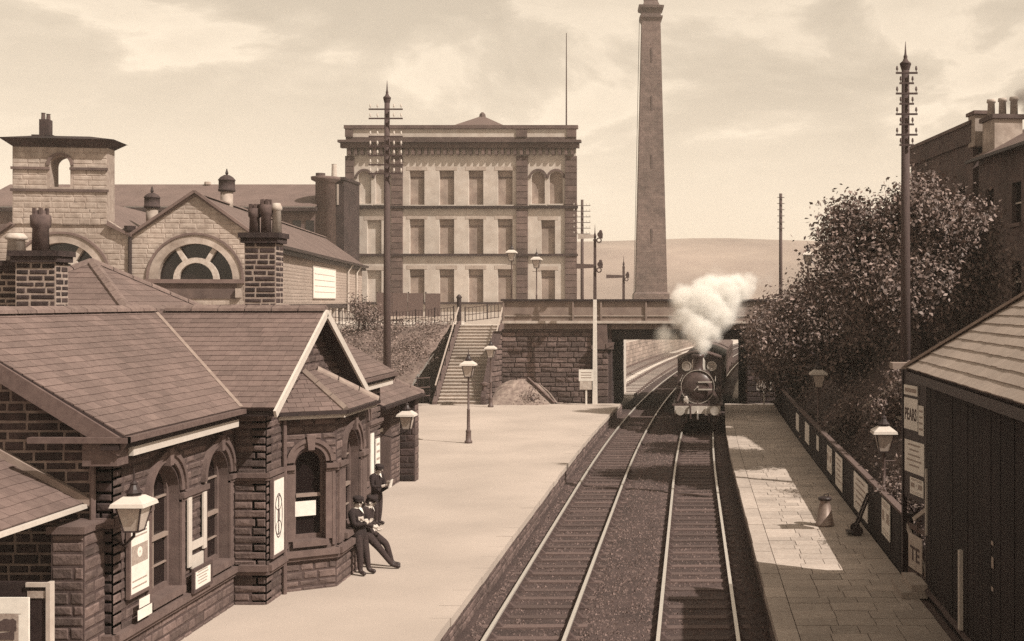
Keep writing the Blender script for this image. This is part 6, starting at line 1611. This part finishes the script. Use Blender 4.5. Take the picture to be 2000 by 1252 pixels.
    # hands: palm and five fingers
    for s in 'lr':
        if J.get('pocket' + s): continue
        a = W['wr' + s]; b = W['ha' + s]; d = (b - a).normalized(); q = d.cross(Vector((0, 0, 1)));
        q = q.normalized() if q.length > .1 else Vector((0, 1, 0)); nn = d.cross(q)
        hd = MB().hexa([b - q * .035 - nn * .014, b + q * .035 - nn * .014, b + d * .08 + q * .038 - nn * .012, b + d * .08 - q * .038 - nn * .012, b - q * .035 + nn * .014, b + q * .035 + nn * .014, b + d * .08 + q * .038 + nn * .012, b + d * .08 - q * .038 + nn * .012]).build('hand', M_skin, o)
        for i, ln in enumerate((.06, .072, .068, .052)):
            p0 = b + d * .078 + q * (-.029 + i * .0195); p1 = p0 + d * ln * .55 - nn * .012; p2 = p1 + d * ln * .4 - nn * .03; MB().tube(p0, p1, .0095, .009, 6).tube(p1, p2, .009, .007, 6).build('finger', M_skin, hd)
        p0 = b + d * .02 - q * .035; p1 = p0 + d * .035 - q * .03; p2 = p1 + d * .03 - q * .004; MB().tube(p0, p1, .011, .010, 6).tube(p1, p2, .010, .008, 6).build('thumb', M_skin, hd)
    return t, W
# arms folded, leaning back on the bay
J1 = dict(pel=(-.03, 0, .86), waist=(-.06, 0, 1.0), chest=(-.09, 0, 1.22), neck=(-.09, 0, 1.385), head=(-.07, 0, 1.475), top=(-.07, 0, 1.56),
          shl=(-.10, .19, 1.31), ell=(.02, .25, 1.07), wrl=(.12, .05, 1.12), hal=(.12, -.05, 1.14), shr=(-.10, -.19, 1.31), elr=(.02, -.25, 1.07), wrr=(.15, -.05, 1.08), har=(.15, .05, 1.09),
          hipl=(-.02, .09, .80), knl=(.06, .10, .45), anl=(.12, .11, .075), toel=(.28, .14, .04), hipr=(-.02, -.09, .80), knr=(.05, -.10, .45), anr=(.06, -.10, .075), toer=(.22, -.14, .04), look=(.8, -.6, 0))
person('man in dark suit with folded arms leaning against the bay window', (-7.00, 24.95, PZ + .005), R(-20), J1, 'cap', 1.62)
# half sitting on the sill, legs stretched out
J2 = dict(pel=(-.05, 0, .78), waist=(-.06, 0, .93), chest=(-.02, 0, 1.16), neck=(.03, 0, 1.32), head=(.07, 0, 1.40), top=(.08, 0, 1.49),
          shl=(0, .18, 1.26), ell=(-.06, .24, 1.0), wrl=(.1, .2, .86), hal=(.16, .15, .82), shr=(0, -.18, 1.26), elr=(.0, -.25, 1.0), wrr=(.18, -.15, .92), har=(.25, -.1, .88),
          hipl=(0, .09, .74), knl=(.36, .12, .50), anl=(.50, .13, .075), toel=(.68, .16, .04), hipr=(0, -.09, .74), knr=(.30, -.10, .44), anr=(.58, -.06, .075), toer=(.76, -.04, .04), look=(1, .2, 0))
person('man in dark suit half seated on the bay sill with legs stretched out', (-7.03, 25.62, PZ + .005), R(-8), J2, 'cap', 1.6, M_cloth2)
# standing further along, hands together
J3 = dict(pel=(0, 0, .86), waist=(-.01, 0, 1.0), chest=(0, 0, 1.22), neck=(.03, 0, 1.385), head=(.07, 0, 1.47), top=(.08, 0, 1.555),
          shl=(.0, .19, 1.31), ell=(.06, .24, 1.06), wrl=(.26, .10, 1.08), hal=(.33, .04, 1.12), shr=(.0, -.19, 1.31), elr=(.06, -.24, 1.06), wrr=(.26, -.10, 1.06), har=(.34, -.05, 1.10),
          hipl=(0, .09, .80), knl=(.02, .10, .45), anl=(0, .10, .075), toel=(.16, .13, .04), hipr=(0, -.09, .80), knr=(.05, -.09, .45), anr=(.06, -.09, .075), toer=(.22, -.12, .04), look=(.9, -.5, 0))
t3, W3 = person('man in dark clothes standing by the far wing reading a small paper', (-8.12, 30.4, PZ + .005), R(-25), J3, 'cap', 1.55)
nw = thing('folded_paper', 'small folded white paper held by the standing man', 'paper', W3['har']); c = (W3['hal'] + W3['har']) / 2 + Vector((.10, -.05, .03))
MB().hexa([c + Vector(p) for p in ((-.02, -.1, -.1), (.02, -.1, -.1), (.02, .1, -.1), (-.02, .1, -.1), (.04, -.1, .1), (.06, -.1, .1), (.06, .1, .1), (.04, .1, .1))]).build('sheet', M_paper, nw)

# ================================================================== air
hz = MB().box(-1395, 1395, -290, 1395, -1.6, 78).build('haze', MATS['mortar']); hz.data.materials.clear()
mh = bpy.data.materials.new('haze_air'); mh.use_nodes = True; t = mh.node_tree; t.nodes.clear(); oo = t.nodes.new('ShaderNodeOutputMaterial'); pv = t.nodes.new('ShaderNodeVolumePrincipled')
t.links.new(pv.outputs[0], oo.inputs['Volume']); pv.inputs['Color'].default_value = (1.0, .93, .82, 1); pv.inputs['Density'].default_value = .00038
hz.data.materials.append(mh); tag(hz, 'pale summer haze over the valley', 'haze', kind='stuff')
